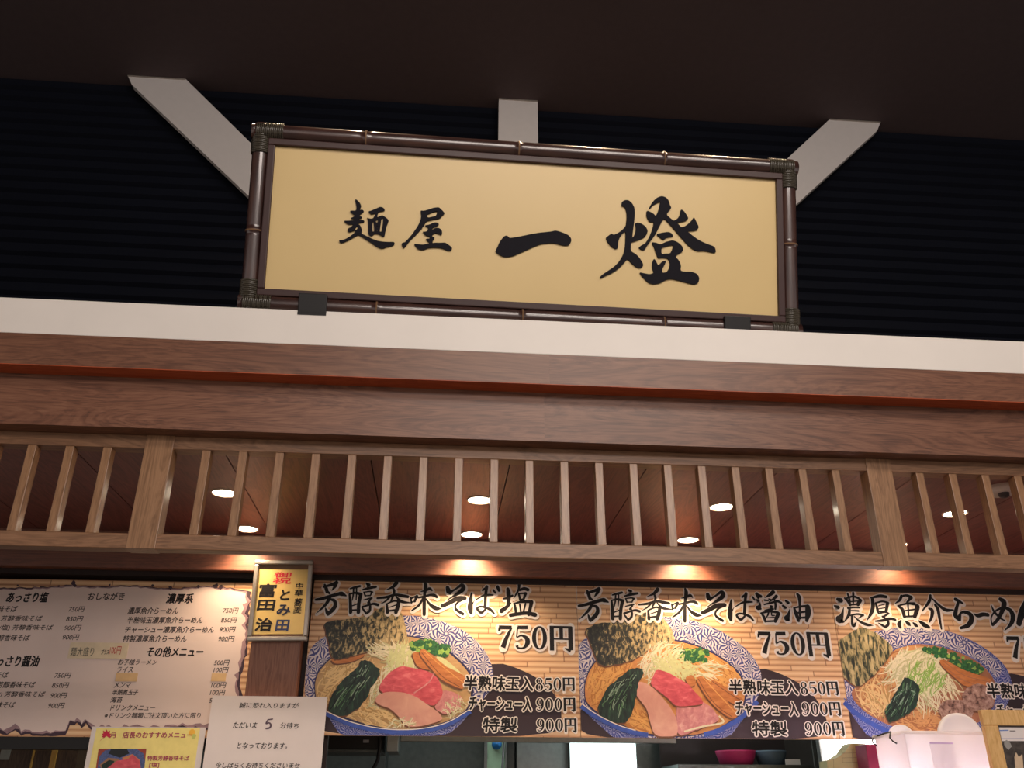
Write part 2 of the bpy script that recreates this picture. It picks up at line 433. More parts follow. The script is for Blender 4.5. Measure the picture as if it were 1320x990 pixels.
b.box((XL, CY+.001, 2.7025), (XR, .05, 2.7045), red_edge); struct(b, 'trim_2', 'projecting walnut cornice under the white band')
b = MB(); b.box((XL, BY, 2.543), (.3011, .05, 2.7025), walnut_x); b.box((.3012, BY, 2.543), (XR, .05, 2.7025), walnut_xb)
struct(b, 'trim_3', 'wide walnut beam above the slatted screen')
SOF = 2.52
b = MB()
seams = [-3.2, -2.41, -1.974, -1.537, -1.102, -.658, -.221, .208, .640, 1.063, 1.518, 1.95, 2.39, 2.83, 3.27, 4.2]
for i in range(len(seams)-1):
    b.box((seams[i]+.0018, .0455, SOF), (seams[i+1]-.0018, .95, SOF+.018), soffit_m)
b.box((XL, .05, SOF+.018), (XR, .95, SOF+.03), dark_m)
struct(b, 'ceiling_soffit', 'dark red wood panelled soffit behind the slats')
BEAMY = .95
ZB = WY(600, 741.7, BEAMY)[2]
BOARDY = 1.0
b = MB(); b.box((XL, BEAMY, ZB), (XR, BEAMY+.16, SOF+.03), beam_m, .002); struct(b, 'trim_4', 'dark walnut strip lit by the downlights above the menu boards')
b = MB(); b.box((XL, BOARDY-.012, WY(600, 752.2, BOARDY)[2]), (XR, BOARDY+.03, ZB), dark_m); struct(b, 'trim_5', 'dark strip coloured as the shadow gap above the menu boards')  # solid strip, its dark brown stands for the shade above the boards
pl, pr = WY(324, 827, .94)[0], WY(388, 827, .94)[0]
b = MB(); b.box((pl, .94, 0), (pr, 1.10, ZB), pillar_m, .002); struct(b, 'pillar', 'walnut pillar between the menu sheet and the photo boards')
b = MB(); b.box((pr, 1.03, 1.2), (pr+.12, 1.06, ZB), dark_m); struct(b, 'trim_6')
# kitchen shell
kw = flat('kitchen_wall_tile', (96, 100, 98), .5)
b = MB(); b.box((XL, 3.0, 0), (XR, 3.08, 2.75), kw); struct(b, 'wall_kitchen')
b = MB(); b.box((XL, BEAMY+.16, 2.60), (XR, 3.0, 2.66), dark_m); struct(b, 'ceiling_kitchen')
b = MB(); b.box((XL-.06, -.1, 0), (XL, 3.0, 2.8), dark_m); struct(b, 'wall_left')
b = MB(); b.box((XR, -.1, 0), (XR+.06, 3.0, 2.8), dark_m); struct(b, 'wall_right')

# ------------------------------------------------------------------ slatted screen
scr = empty('slatted_screen', (0, 0, 2.205))
tag(scr, 'walnut lattice of upright slats between two rails under the beam', 'lattice screen')
def loc(o): o.location = (0, 0, -2.205)
b = MB(); b.box((XL, 0, 2.503), (XR, .045, 2.543), rail_x, .0015); loc(b.build('top_rail', scr))
b = MB(); b.box((XL, 0, 2.204), (XR, .045, 2.247), rail_x, .002); loc(b.build('bottom_rail', scr))
slat_x = [-1.944+.106*i for i in range(10)] + [-.707+.1062*i for i in range(19)] + [1.476+.1073*i for i in range(8)]
for k, x in enumerate(slat_x):
    if -.90 < x < -.78 or 1.29 < x < 1.42: continue
    b = MB(); b.box((-.012, -.0175, 2.247), (.012, .0175, 2.503), walnut_z, .0012)
    o = b.build('slat', scr); o.location = (x+.012, .0195, -2.205)
for x0 in (-.871, 1.316, 1.316+2.187):
    b = MB(); b.box((x0, -.004, 2.2032), (x0+.080, .05, 2.543), walnut_z, .0015); loc(b.build('post', scr))

# ------------------------------------------------------------------ white bars behind the sign
def bar(pts, name, label):
    e = empty(name, (pts[0][0], BARY, pts[0][1])); tag(e, label, 'beam', 'white bars meeting the ceiling')
    b = MB(); q = [(p[0]-pts[0][0], p[1]-pts[0][1]) for p in pts]
    b.prism(q, (0, .03), bar_m); b.build('board', e)
    b = MB(); t = q[:2]
    b.box((min(t[0][0], t[1][0]), -.004, -.006), (max(t[0][0], t[1][0]), .034, 0), silver_m); b.build('end_plate', e)
    return e
def onbar(px, py): w = WY(px, py, BARY); return (w[0], min(w[2], CEIL-.001))
T = CEIL-.001
a0, a1 = onbar(165, 97), onbar(240, 100.5)
sl = 1.0
p1, p2, p3 = onbar(329, 190), onbar(323, 255), onbar(170, 109)
def ext(p, q, z):                               # carry the edge p->q on to height z
    k = (z-p[1])/(q[1]-p[1]); return (p[0]+k*(q[0]-p[0]), z)
ZE = 3.25
bar([(a0[0], T), (a1[0], T), ext(a1, p1, ZE), ext(p3, p2, ZE), p3], 'ceiling_bar', 'white slanting bar running to the ceiling left of the sign')
c0, c1 = onbar(643, 130), onbar(693, 133)
bar([(c0[0], T), (c1[0], T), (c1[0], ZE), (c0[0], ZE)], 'ceiling_bar', 'white upright bar rising to the ceiling behind the middle of the sign')
r0, r1 = onbar(1070, 155), onbar(1135, 158)
s1, s2, s3 = onbar(1018, 203), onbar(1027, 263), onbar(1131, 168)
bar([(r0[0], T), (r1[0], T), s3, ext(s3, s2, ZE), ext(r0, s1, ZE)], 'ceiling_bar', 'white slanting bar running to the ceiling right of the sign')

# ------------------------------------------------------------------ shop sign
from math import radians
SW = 1.63
def sign_pose(w):
    q = np.array([(355.6, 188.2), (999.3, 232.4), (1002.5, 407.6), (341, 373)])
    k = w/1.6
    x = {'cx': .246, 'cz': 3.184, 'cy': -.213}
    c0 = np.array([x['cx'], x['cy'], x['cz']]); c = EYE + (c0-EYE)*k
    return c, .457*k
sc_, SH = sign_pose(SW)
S = Sheet('shop_sign', sc_, yaw=.0206, tilt=.2885, roll=.0024)
tag(S.e, 'cream signboard with four black brush characters in a dark bamboo frame above the white band', 'shop sign')
b = MB(); b.box((-SW/2-.03, 0, -SH/2-.03), (SW/2+.03, .035, SH/2+.03), panel_m); b.build('panel', S.e)
b = MB()
t = .022
for lo, hi in (((-SW/2-t, -.012, SH/2), (SW/2+t, .03, SH/2+t)), ((-SW/2-t, -.012, -SH/2-t), (SW/2+t, .03, -SH/2)),
               ((-SW/2-t, -.012, -SH/2), (-SW/2, .03, SH/2)), ((SW/2, -.012, -SH/2), (SW/2+t, .03, SH/2))):
    b.box(lo, hi, flat('dark_brown_inner_moulding', (58, 36, 34), .45), .003)
b.build('inner_moulding', S.e)
def pole(p0, p1, nodes, name):
    p0, p1 = Vector(p0), Vector(p1); b = MB(); ln = (p1-p0).length; R = .027
    hz = abs(p1.x-p0.x) > abs(p1.z-p0.z)
    st = sorted(set([0, ln] + [ln*i/40 for i in range(41)] + [ln*q + d for q in nodes for d in (-.02, -.006, -.003, 0, .003, .006, .02)]))
    path = []; rad = []
    for s_ in st:
        if s_ < 0 or s_ > ln: continue
        r = R
        for q in nodes:
            d = abs(s_-ln*q)
            if d < .0045: r = R*1.09
            elif d < .012: r = R*.97
        path.append(p0 + (p1-p0)*(s_/ln)); rad.append(r)
    b.tube(path, rad, bam_x if hz else bam_z, 20)
    for q in nodes:
        c = p0 + (p1-p0)*q; d = (p1-p0).normalized()
        b.tube([c-d*.0022, c+d*.0022], R*1.10, node_m, 20)
    return b.build(name, S.e)
px_, pz_ = SW/2+t+.024, SH/2+t+.024
pole((-px_-.03, .008, pz_), (px_+.03, .008, pz_), (.2, .475, .745), 'bamboo_pole')
pole((-px_-.03, .008, -pz_), (px_+.03, .008, -pz_), (.235, .49, .745), 'bamboo_pole')
pole((-px_, .012, -pz_-.025), (-px_, .012, pz_+.025), (.42,), 'bamboo_pole')
pole((px_, .012, -pz_-.025), (px_, .012, pz_+.025), (.52,), 'bamboo_pole')
for sx in (-1, 1):
    for sz in (-1, 1):
        b = MB()
        for i in range(14):
            c = Vector((sx*(px_+.012-.006*i), .008, sz*pz_))
            b.tube([c+Vector((0, .0290*math.cos(a), .0290*math.sin(a))) for a in np.linspace(0, 2*math.pi, 19)[:-1]], .0033, cord_m, 6, True)
            c = Vector((sx*px_, .012, sz*(pz_+.008-.006*i)))
            b.tube([c+Vector((.0290*math.cos(a), .0290*math.sin(a), 0)) for a in np.linspace(0, 2*math.pi, 19)[:-1]], .0033, cord_m, 6, True)
        b.build('corner_lashing', S.e)
for (x0, y0, x1, y1) in ((386, 377, 423, 399), (930, 403, 965, 423)):
    p, q = S.L(x0, y0+1), S.L(x1, y1-1)
    cx = (p[0]+q[0])/2
    b = MB(); b.box((cx-.043, -.027, -pz_-.03), (cx+.043, .045, -pz_+.034), black_m, .003)
    b.box((cx-.043, -.027, -pz_-.034), (cx+.043, .09, -pz_-.026), black_m); b.build('support_clip', S.e)
CH = []
CH.append(((430, 250, 11.786), [
 ([(330,90),(350,92),(395,135),(418,175),(420,200),(405,225),(400,250),(440,245),(462,265),(455,285),(430,300),(400,325),(395,340),(425,350),(435,365),(420,375),(385,385),(385,400),(440,400),(468,415),(465,435),(440,440),(390,445),(370,460),(395,475),(415,500),(430,540),(432,575),(420,605),(500,645),(580,685),(660,715),(740,730),(830,737),(915,735),(930,755),(915,785),(880,800),(810,810),(770,830),(730,838),(690,825),(640,795),(560,740),(470,680),(390,632),(370,630),(300,670),(230,710),(160,740),(115,757),(90,730),(85,712),(105,708),(150,705),(215,675),(280,630),(325,590),(335,565),(315,560),(280,575),(245,585),(220,575),(213,545),(225,528),(265,510),(295,480),(285,465),(240,470),(210,462),(185,440),(158,415),(200,413),(260,412),(315,405),(318,390),(270,382),(265,372),(300,355),(325,345),(322,328),(285,305),(258,285),(252,265),(280,260),(335,262),(348,245),(350,200),(345,160),(332,120)],
  [[(330,545),(335,520),(350,500),(375,497),(378,515),(360,540),(345,555)]]),
 ([(530,272),(570,262),(620,240),(670,220),(710,203),(745,210),(775,235),(778,260),(755,268),(710,272),(680,290),(668,330),(665,360),(700,345),(740,330),(775,350),(820,385),(840,410),(825,450),(805,500),(790,570),(778,630),(768,658),(735,655),(725,635),(690,618),(640,610),(610,620),(590,645),(560,645),(530,615),(528,570),(530,500),(525,420),(520,390),(508,368),(530,375),(570,385),(605,375),(625,340),(640,310),(620,305),(575,318),(550,300)],
  [[(590,425),(610,430),(612,480),(620,575),(592,580),(590,520)], [(640,425),(655,400),(678,395),(672,435),(655,445)], [(650,500),(670,490),(675,510),(655,520)], [(655,555),(672,553),(670,570),(658,570)], [(725,385),(755,375),(752,430),(742,510),(728,580),(700,578),(708,520),(718,450)]])]))
CH.append(((510, 255, 11.786), [
 ([(380,200),(430,205),(500,185),(570,160),(640,150),(670,160),(700,190),(730,220),(745,240),(720,270),(690,300),(670,320),(640,330),(580,335),(520,350),(470,362),(440,410),(400,470),(355,520),(305,575),(250,625),(200,680),(170,720),(145,755),(120,770),(105,750),(90,700),(110,688),(145,680),(200,620),(250,560),(300,490),(345,420),(380,340),(390,280),(382,230)],
  [[(468,265),(520,245),(580,220),(632,210),(630,240),(610,280),(560,295),(485,308)]]),
 ([(445,425),(510,415),(560,390),(600,378),(640,388),(660,405),(640,430),(580,455),(555,470),(545,490),(590,478),(600,465),(650,460),(690,485),(707,520),(705,560),(690,578),(660,555),(620,550),(635,535),(600,545),(555,565),(560,600),(590,600),(590,625),(575,645),(560,665),(555,695),(600,688),(680,690),(750,685),(800,715),(850,755),(860,780),(840,810),(780,808),(730,780),(660,765),(570,762),(490,770),(430,795),(390,800),(345,785),(310,750),(282,710),(300,705),(400,718),(460,710),(505,700),(508,685),(480,660),(455,635),(480,625),(515,625),(518,600),(500,588),(460,580),(430,550),(410,520),(450,520),(480,510),(495,475),(490,455),(460,440)], [])]))
CH.append(((632, 270, 11.786), [
 ([(245,402),(265,410),(290,440),(360,432),(500,405),(620,380),(750,358),(860,348),(930,340),(985,325),(1050,340),(1130,370),(1190,400),(1222,440),(1230,480),(1210,530),(1180,552),(1130,557),(1070,545),(1000,525),(940,515),(850,522),(770,530),(700,555),(620,590),(520,635),(430,675),(350,710),(290,725),(240,728),(200,725),(130,690),(85,655),(80,630),(100,590),(140,500),(180,445),(210,412)], [])]))
CH.append(((768, 244, 7.5), [
 ([(245,165),(250,125),(280,108),(315,110),(350,140),(372,185),(375,240),(370,310),(362,370),(353,440),(352,470),(358,468),(378,430),(388,380),(375,335),(400,325),(440,335),(480,365),(500,405),(490,440),(465,470),(410,495),(345,515),(335,530),(335,600),(385,630),(420,665),(455,725),(455,750),(420,768),(380,750),(340,715),(305,675),(280,705),(240,750),(190,790),(140,820),(90,840),(45,868),(38,850),(60,828),(110,795),(170,755),(220,705),(260,640),(280,570),(285,480),(285,410),(260,425),(235,460),(215,505),(212,575),(190,582),(150,560),(120,525),(92,475),(115,455),(150,430),(170,445),(215,425),(255,395),(290,355),(297,290),(295,220),(280,180),(260,168)], []),
 ([(510,190),(530,150),(560,110),(600,80),(640,70),(680,85),(705,120),(715,160),(728,185),(700,220),(680,250),(720,285),(750,310),(790,285),(810,250),(820,195),(850,215),(880,260),(892,290),(860,312),(810,322),(775,322),(800,345),(825,375),(870,355),(920,310),(945,272),(965,310),(993,370),(975,400),(930,405),(880,410),(930,450),(1000,500),(1080,535),(1145,558),(1160,610),(1140,620),(1080,605),(1030,598),(985,603),(940,585),(890,545),(840,490),(780,420),(720,350),(660,285),(640,310),(610,365),(580,430),(545,480),(500,540),(470,590),(445,592),(412,570),(430,550),(470,530),(500,490),(530,430),(550,370),(558,320),(520,320),(500,295),(488,260),(488,210),(520,220),(555,240),(575,262),(595,230),(610,180),(622,125),(590,135),(550,160),(522,192)], []),
 ([(580,438),(630,425),(700,415),(730,430),(748,460),(710,465),(680,472),(650,495),(620,470)], []),
 ([(535,515),(580,520),(620,538),(680,510),(740,495),(790,515),(830,550),(842,590),(830,610),(790,630),(765,655),(800,690),(822,740),(815,790),(850,800),(920,800),(975,820),(998,860),(990,905),(950,925),(890,910),(800,885),(720,868),(670,880),(620,910),(560,922),(510,910),(470,870),(440,840),(418,805),(460,815),(520,825),(560,810),(545,775),(540,720),(560,670),(585,710),(600,740),(640,700),(680,690),(665,730),(640,775),(640,810),(680,805),(705,770),(715,720),(705,690),(690,670),(640,665),(600,672),(580,620),(560,560)],
  [[(630,572),(680,555),(748,540),(735,590),(715,625),(670,625),(632,632)]])]))
def smooth_loop(P):                          # round off traced corners a little (one Chaikin step)
    out = []
    for i in range(len(P)):
        a, c = np.array(P[i]), np.array(P[(i+1) % len(P)]); out += [tuple(.8*a+.2*c), tuple(.2*a+.8*c)]
    return out
for (o, shapes) in CH:
    cr = S.crop(*o); b = MB()
    for outer, holes in shapes:
        b.prism(smooth_loop([tuple(cr(*p)) for p in outer]), (-.005, .001), letter_m, [smooth_loop([tuple(cr(*p)) for p in h]) for h in holes])
    b.build('character', S.e)

# ------------------------------------------------------------------ downlights
lens_m = emit('downlight_lens', (1.0, 0.86, 0.66), 22.0)
lens_w = emit('small_downlight_lens', (1.0, 0.9, 0.74), 22.0)
def downlight(x, y, z, r, watt, label, group, cone=110, lens=lens_m, aim=(0, 0)):
    e = empty('downlight', (x, y, z)); tag(e, label, 'downlight', group)
    b = MB(); b.lathe([(r*1.16, 0), (r*1.16, -.003), (r*1.04, -.004), (r, -.001), (r, 0)], (0, 0, 0), trim_white); b.build('trim_ring', e)
    b = MB(); b.lathe([(0.0001, -.0012), (r*.98, -.0012), (r*.99, -.0004)], (0, 0, 0), lens); b.build('lens', e)
    if watt:
        l = bpy.data.lights.new('downlight_lamp', 'SPOT'); l.energy = watt; l.color = WARM; l.spot_size = radians(cone); l.spot_blend = .8; l.shadow_soft_size = .022
        o = bpy.data.objects.new('downlight_lamp', l); COL.objects.link(o); o.parent = e; o.location = (0, 0, -.008); o.rotation_euler = (aim[0], aim[1], 0)
    return e
G = 'downlights in the soffit behind the slats'
k = (SOF-1.55)/.95
AY, BYL = -2.5+2.884*k, -2.5+3.303*k
AXs = [-.721*k, .129*k, .970*k, 1.815*k]; BXs = [-.724*k, .120*k, .963*k, 1.805*k]
names = ['left', 'second', 'third', 'right']
LA = ['glowing round downlight in the front row behind the slats, nearest the left post', 'glowing round downlight in the front row, above the heading of the first bowl board',
      'glowing round downlight in the front row, above the second bowl board', 'downlight split in two by a slat right of the right post']
LB = ['glowing round downlight in the rear row, above the small framed card', 'glowing round downlight in the rear row, above the first bowl board',
      'glowing round downlight in the rear row, above the second bowl board', 'downlight mostly hidden behind the right lattice post']
for i in range(4):
    downlight(AXs[i], AY, SOF, .039, SPOT_A_W if i < 3 else SPOT_A_W*.5, LA[i], G, 100)
    downlight(BXs[i], BYL, SOF, .039, (SPOT_B_W*.5, SPOT_B_W, SPOT_B_W*.9, SPOT_B_W*.35)[i], LB[i], G, 120)
p = WZ(1292, 629.5, SOF)
e = empty('smoke_detector', (p[0], p[1], SOF)); tag(e, 'round white detector on the soffit behind the slats at far right', 'smoke detector')
b = MB(); b.lathe([(.064, 0), (.064, -.006), (.052, -.016), (.0001, -.018)], (0, 0, 0), flat('detector_white', (205, 195, 185), .5)); b.build('body', e)
b = MB(); b.lathe([(.018, -.016), (.016, -.028), (.009, -.033), (.0001, -.034)], (0, 0, 0), flat('detector_grey', (70, 62, 62), .4)); b.build('sensor', e)
# hall ceiling lamps just above the view
for px, lab in ((468, 'small ceiling lamp at the top edge above the sign, leftmost of three'), (790, 'small ceiling lamp at the top edge above the sign, middle of three'), (985, 'small ceiling lamp at the top edge above the sign, rightmost of three')):
    p = WZ(px, -22, CEIL)
    downlight(p[0], p[1], CEIL, .05, SPOT_C_W, lab, 'ceiling lamps above the sign')

# ------------------------------------------------------------------ photo menu boards
H_ART = .0022
HEAD1 = {'o': (400, 744, 11), 's': [
 [(205,110,26),(225,160,40),(240,215,36)], [(190,140,25),(290,112,35),(372,82,46)], [(372,72,36),(352,130,40),(308,190,10)], [(240,205,30),(275,232,24)],
 [(80,320,28),(150,310,35),(260,280,40),(400,240,42),(450,240,52),(508,266,16)], [(275,290,40),(240,360,38),(180,430,28),(85,515,5)], [(270,312,24),(340,335,38),(355,400,45),(320,460,48),(252,525,40)], [(215,440,12),(235,490,36),(250,530,32)],
 [(565,165,16),(620,150,28),(705,130,28)], [(555,240,22),(568,350,36),(572,500,40)], [(560,240,20),(640,225,28),(720,245,38)], [(715,250,42),(690,370,40),(682,500,42)], [(615,160,20),(610,250,20),(595,330,12)], [(655,150,20),(655,240,18),(650,320,14)], [(590,410,14),(680,375,18)], [(580,470,20),(680,465,20)],
 [(800,95,26),(835,110,34)], [(745,180,20),(840,155,34),(930,140,28)], [(760,215,18),(780,268,20)], [(760,215,14),(840,205,18),(880,215,24)], [(875,215,24),(850,265,16)], [(785,265,14),(850,262,16)], [(755,325,12),(860,300,22),(880,300,12)], [(855,315,22),(820,365,24)], [(740,425,28),(830,395,22),(900,380,30),(960,395,34)], [(835,350,22),(850,420,28),(840,480,30),(795,515,28)], [(730,430,12),(760,470,24),(790,510,22)],
 [(1220,85,50),(1170,140,35),(1070,185,6)], [(950,300,22),(1080,285,32),(1200,252,30),(1300,265,38),(1385,280,34)], [(1180,170,28),(1190,210,30),(1165,290,26),(1140,345,12)], [(1130,280,24),(1070,340,20),(1000,380,8)], [(1215,275,16),(1290,345,34),(1420,365,12)],
 [(1085,385,24),(1095,500,38)], [(1085,380,16),(1180,340,22),(1250,340,28)], [(1255,345,38),(1240,420,46),(1215,500,42)], [(1120,430,12),(1220,395,14)], [(1110,480,22),(1220,465,24)]]}
HEAD2 = {'o': (500, 744, 11), 's': [
 [(325,290,18),(335,365,20)], [(330,305,20),(370,285,20),(410,275,28)], [(410,275,36),(380,345,26)], [(335,355,16),(390,345,16)], [(470,205,12),(540,190,24),(590,165,34),(625,190,18)], [(430,292,22),(520,275,28),(600,255,28),(660,260,36),(695,285,28)],
 [(520,75,26),(535,130,46),(520,250,34),(515,400,40),(515,530,38)], [(500,300,24),(440,400,28),(340,475,18)], [(540,310,16),(600,390,32),(680,440,48),(760,450,8)],
 [(845,150,44),(860,200,58),(880,225,38)], [(880,215,36),(960,170,22),(1045,115,42),(1068,165,54),(1000,230,40),(900,290,18),(840,330,14)], [(770,410,44),(860,370,50),(980,310,54),(1090,300,48)], [(1080,310,26),(990,360,24),(955,420,24),(980,470,32),(1062,522,34)]]}
HEAD3 = {'o': (600, 744, 11), 's': [
 [(85,225,14),(75,330,48),(68,440,62),(80,510,38)], [(85,450,14),(100,390,12),(125,335,8)], [(150,320,12),(250,265,24),(330,255,28),(390,255,18)], [(300,138,38),(285,260,34),(280,370,36),(275,430,34)], [(275,425,24),(200,420,24),(165,450,28),(220,505,30),(275,465,24),(290,440,22),(350,460,34),(405,515,20)], [(245,185,26),(300,150,28)], [(395,185,24),(425,225,22)], [(455,140,40),(475,195,28)],
 [(600,170,38),(610,230,52),(610,330,44),(600,400,38)], [(545,305,24),(600,295,26),(665,265,26)], [(510,480,52),(590,420,38),(640,370,16)], [(760,100,36),(755,170,28),(720,240,20),(680,305,6)], [(770,185,28),(830,165,38),(885,180,38)], [(755,235,24),(775,320,28)], [(760,235,16),(840,230,24)], [(850,235,38),(825,315,24)], [(780,320,18),(830,310,20)],
 [(690,375,24),(705,430,28),(715,520,28)], [(690,375,18),(800,350,32),(930,350,34)], [(935,355,48),(920,430,40),(895,530,38)], [(770,390,20),(785,500,20)], [(850,380,20),(820,500,20)], [(640,540,42),(760,520,38),(880,510,38),(985,535,48)]]}
HEAD4 = {'o': (940, 752, 11), 's': [
 [(415,165,26),(445,185,34)], [(385,235,20),(415,250,28)], [(435,270,8),(430,320,36),(410,350,50)], [(400,345,46),(440,360,28)], [(620,125,46),(570,165,34),(500,205,6)], [(500,240,22),(550,245,16)], [(560,225,18),(590,235,20)], [(665,185,38),(620,225,24),(560,265,8)], [(495,300,18),(600,275,24),(680,255,28),(735,280,28)], [(645,240,24),(655,310,28),(650,365,22)], [(580,320,18),(600,330,28)], [(505,385,18),(560,375,24),(620,365,22)], [(455,425,22),(490,480,34),(510,540,28)], [(450,425,22),(560,400,24),(690,415,28)], [(695,430,42),(670,490,42),(650,540,34)], [(560,390,18),(545,450,18),(525,478,10)], [(600,385,16),(600,452,16),(640,455,12)], [(520,490,10),(650,480,10)], [(510,540,20),(650,535,22)],
 [(800,250,28),(835,275,32)], [(760,320,28),(795,345,30)], [(860,360,8),(835,450,38),(815,495,66)], [(815,500,60),(835,515,36)], [(965,155,32),(990,200,42),(998,300,30),(1000,500,24)], [(915,345,22),(945,430,42),(980,530,34)], [(920,350,18),(1010,330,24),(1090,325,32)], [(1110,335,56),(1115,420,66),(1095,530,34)], [(960,420,22),(1090,400,24)], [(960,490,18),(1100,485,28)]]}
HEAD5 = {'o': (1070, 754, 11), 's': [
 [(105,205,36),(150,220,52)], [(65,300,24),(110,320,42)], [(190,320,6),(165,430,42),(130,490,86)], [(130,490,80),(165,515,44)], [(205,190,22),(255,235,38),(280,285,32)], [(215,195,18),(320,165,24),(400,190,28)], [(425,220,42),(390,280,38)], [(245,125,22),(270,200,24),(285,270,14)], [(325,115,28),(325,200,24),(325,280,14)], [(260,240,14),(390,230,14)], [(280,285,16),(380,280,18)], [(250,330,24),(330,320,22),(415,325,18)], [(275,330,28),(260,430,32),(190,535,6)], [(300,365,14),(400,370,20)], [(280,435,16),(380,415,22),(465,430,26)], [(310,440,28),(310,560,26),(340,580,28),(370,520,6)], [(340,450,12),(420,520,26),(520,565,34),(610,575,6)], [(455,435,18),(400,475,12)],
 [(575,185,18),(700,160,38),(790,170,34)], [(595,190,34),(605,300,44),(580,400,38),(515,510,6)], [(645,260,24),(675,380,34)], [(650,255,18),(740,235,20),(820,255,24)], [(810,265,38),(790,380,34)], [(680,300,10),(770,275,12)], [(690,340,12),(780,325,12)], [(680,380,16),(790,375,18)], [(680,410,14),(770,385,24),(830,405,18)], [(820,410,22),(755,450,22)], [(640,515,18),(740,505,30),(850,480,30),(920,495,28)], [(740,450,22),(810,500,28),(820,560,32),(780,600,28)], [(680,540,8),(740,575,28),(780,600,22)],
 [(1010,160,34),(980,220,28),(920,265,8)], [(1000,165,24),(1080,150,28),(1140,180,48)], [(1140,185,38),(1085,250,18)], [(960,300,22),(1020,350,42),(1050,450,38)], [(970,295,18),(1090,265,24),(1190,270,38)], [(1235,310,56),(1220,380,48),(1195,450,42)], [(1100,260,20),(1110,440,20)], [(1030,370,16),(1220,345,18)], [(1050,450,20),(1200,445,24)], [(1000,505,18),(975,560,46),(990,600,34)], [(1070,520,22),(1110,555,46),(1130,575,18)], [(1175,540,18),(1210,570,42),(1240,590,14)]]}
HEAD6 = {'o': (1170, 754, 8.8), 's': [
 [(125,410,14),(180,450,42),(235,480,28)], [(255,120,22),(240,190,26),(160,300,10)], [(270,150,12),(350,230,24),(430,285,32),(515,285,12)], [(240,270,18),(275,290,32),(270,360,28),(245,420,14)], [(310,230,24),(340,280,30),(360,390,24),(380,500,14)],
 [(540,165,32),(580,185,28),(620,210,18)], [(570,200,24),(545,290,32),(540,350,42),(580,390,38)], [(580,380,38),(600,320,20),(650,310,30),(710,340,42),(720,400,44),(680,460,38),(600,490,24)], [(750,330,12),(790,350,32),(850,335,34),(905,340,32)],
 [(945,230,6),(975,300,22),(1040,370,22),(1095,405,12)], [(1050,165,38),(1090,200,48),(1070,290,38),(1020,390,28),(960,455,24)], [(950,440,16),(945,370,12),(990,300,16),(1080,260,22),(1160,290,38),(1190,360,42),(1170,440,32),(1095,520,6)],
 [(1335,165,16),(1290,300,48),(1258,440,46)], [(1265,430,28),(1330,330,24),(1370,380,28),(1385,450,32),(1440,430,12)]]}
# serif price figures, 100 units tall
def ell(cx, cy, rx, ry, n=26): return [(cx+rx*math.cos(a), cy+ry*math.sin(a)) for a in np.linspace(0, 2*math.pi, n+1)[:-1]]
FIG = {
 '7': (62, [('s', [(4,26,5),(8,10,11)]), ('s', [(5,9,16),(58,9,16)]), ('s', [(57,10,8),(36,55,16),(22,94,21)])]),
 '5': (62, [('s', [(12,8,15),(54,7,15)]), ('s', [(12,6,6),(8,50,6)]), ('s', [(8,52,5),(28,42,8),(49,54,18),(52,74,20),(36,94,9),(14,94,8),(9,84,14)])]),
 '0': (66, [('h', ell(32,50,31,50), ell(32,50,14,43))]),
 '9': (64, [('h', ell(31,32,29,32), ell(31,32,12,26)), ('s', [(52,30,17),(50,66,15),(34,92,8),(14,94,8),(10,84,13)])]),
 '8': (64, [('h', ell(31,24,25,24), ell(31,24,11,18)), ('h', ell(31,72,30,28), ell(31,72,13,21))]),
 '円': (96, [('s', [(9,2,18),(9,103,18)]), ('s', [(0,3,10),(92,3,10)]), ('s', [(86,0,19),(86,100,19)]), ('s', [(48,4,16),(48,52,16)]), ('s', [(12,54,6),(82,54,6)]), ('s', [(86,103,16),(62,93,5)])])}
def price(mb, sh, body, x0, x1, yt, yb, lay, halo=True, px=None, y1=0):
    """bold serif price, px box x0..x1, yt..yb; y1 = drop of the right end in px"""
    tot = sum(FIG[c][0] for c in body) + 8*(len(body)-1)
    a = sh.L(x0, yt); bl = sh.L(x0, yb); r = sh.L(x1, yt+y1)
    sx = (r[0]-a[0])/tot; sy = (a[1]-bl[1])/100
    u0 = 0; k = 0
    for c in body:
        w, parts = FIG[c]
        def mp(x, y): 
            X = u0+x; return (a[0]+X*sx, a[1]+(r[1]-a[1])*X/tot - y*sy)
        for pt in parts:
            k += 1; e = k*2e-6
            if pt[0] == 's':
                st = [(*mp(q[0], q[1]), q[2]*(sx+sy)/2) for q in pt[1]]
                if halo: mb.stroke(st, lay-.0003-e, halo_m, grow=8*sy, shift=(1.0*sy, -1.5*sy))
                mb.stroke(st, lay+e, ink_m, cap=False)
            else:
                o_, i_ = [mp(*q) for q in pt[1]], [mp(*q) for q in pt[2]]
                if halo:
                    ce = np.mean(o_, 0); g = 1+8*sy/((max(q[0] for q in o_)-min(q[0] for q in o_))/2)
                    g2 = 1+8*sy/((max(q[1] for q in o_)-min(q[1] for q in o_))/2)
                    mb.poly([(ce[0]+(q[0]-ce[0])*g+1.0*sy, ce[1]+(q[1]-ce[1])*g2-1.5*sy) for q in o_], lay-.0003-e, halo_m, [[(ce[0]+(q[0]-ce[0])*.5, ce[1]+(q[1]-ce[1])*.75) for q in i_]])
                mb.poly(o_, lay+e, ink_m, [i_])
        u0 += w+8
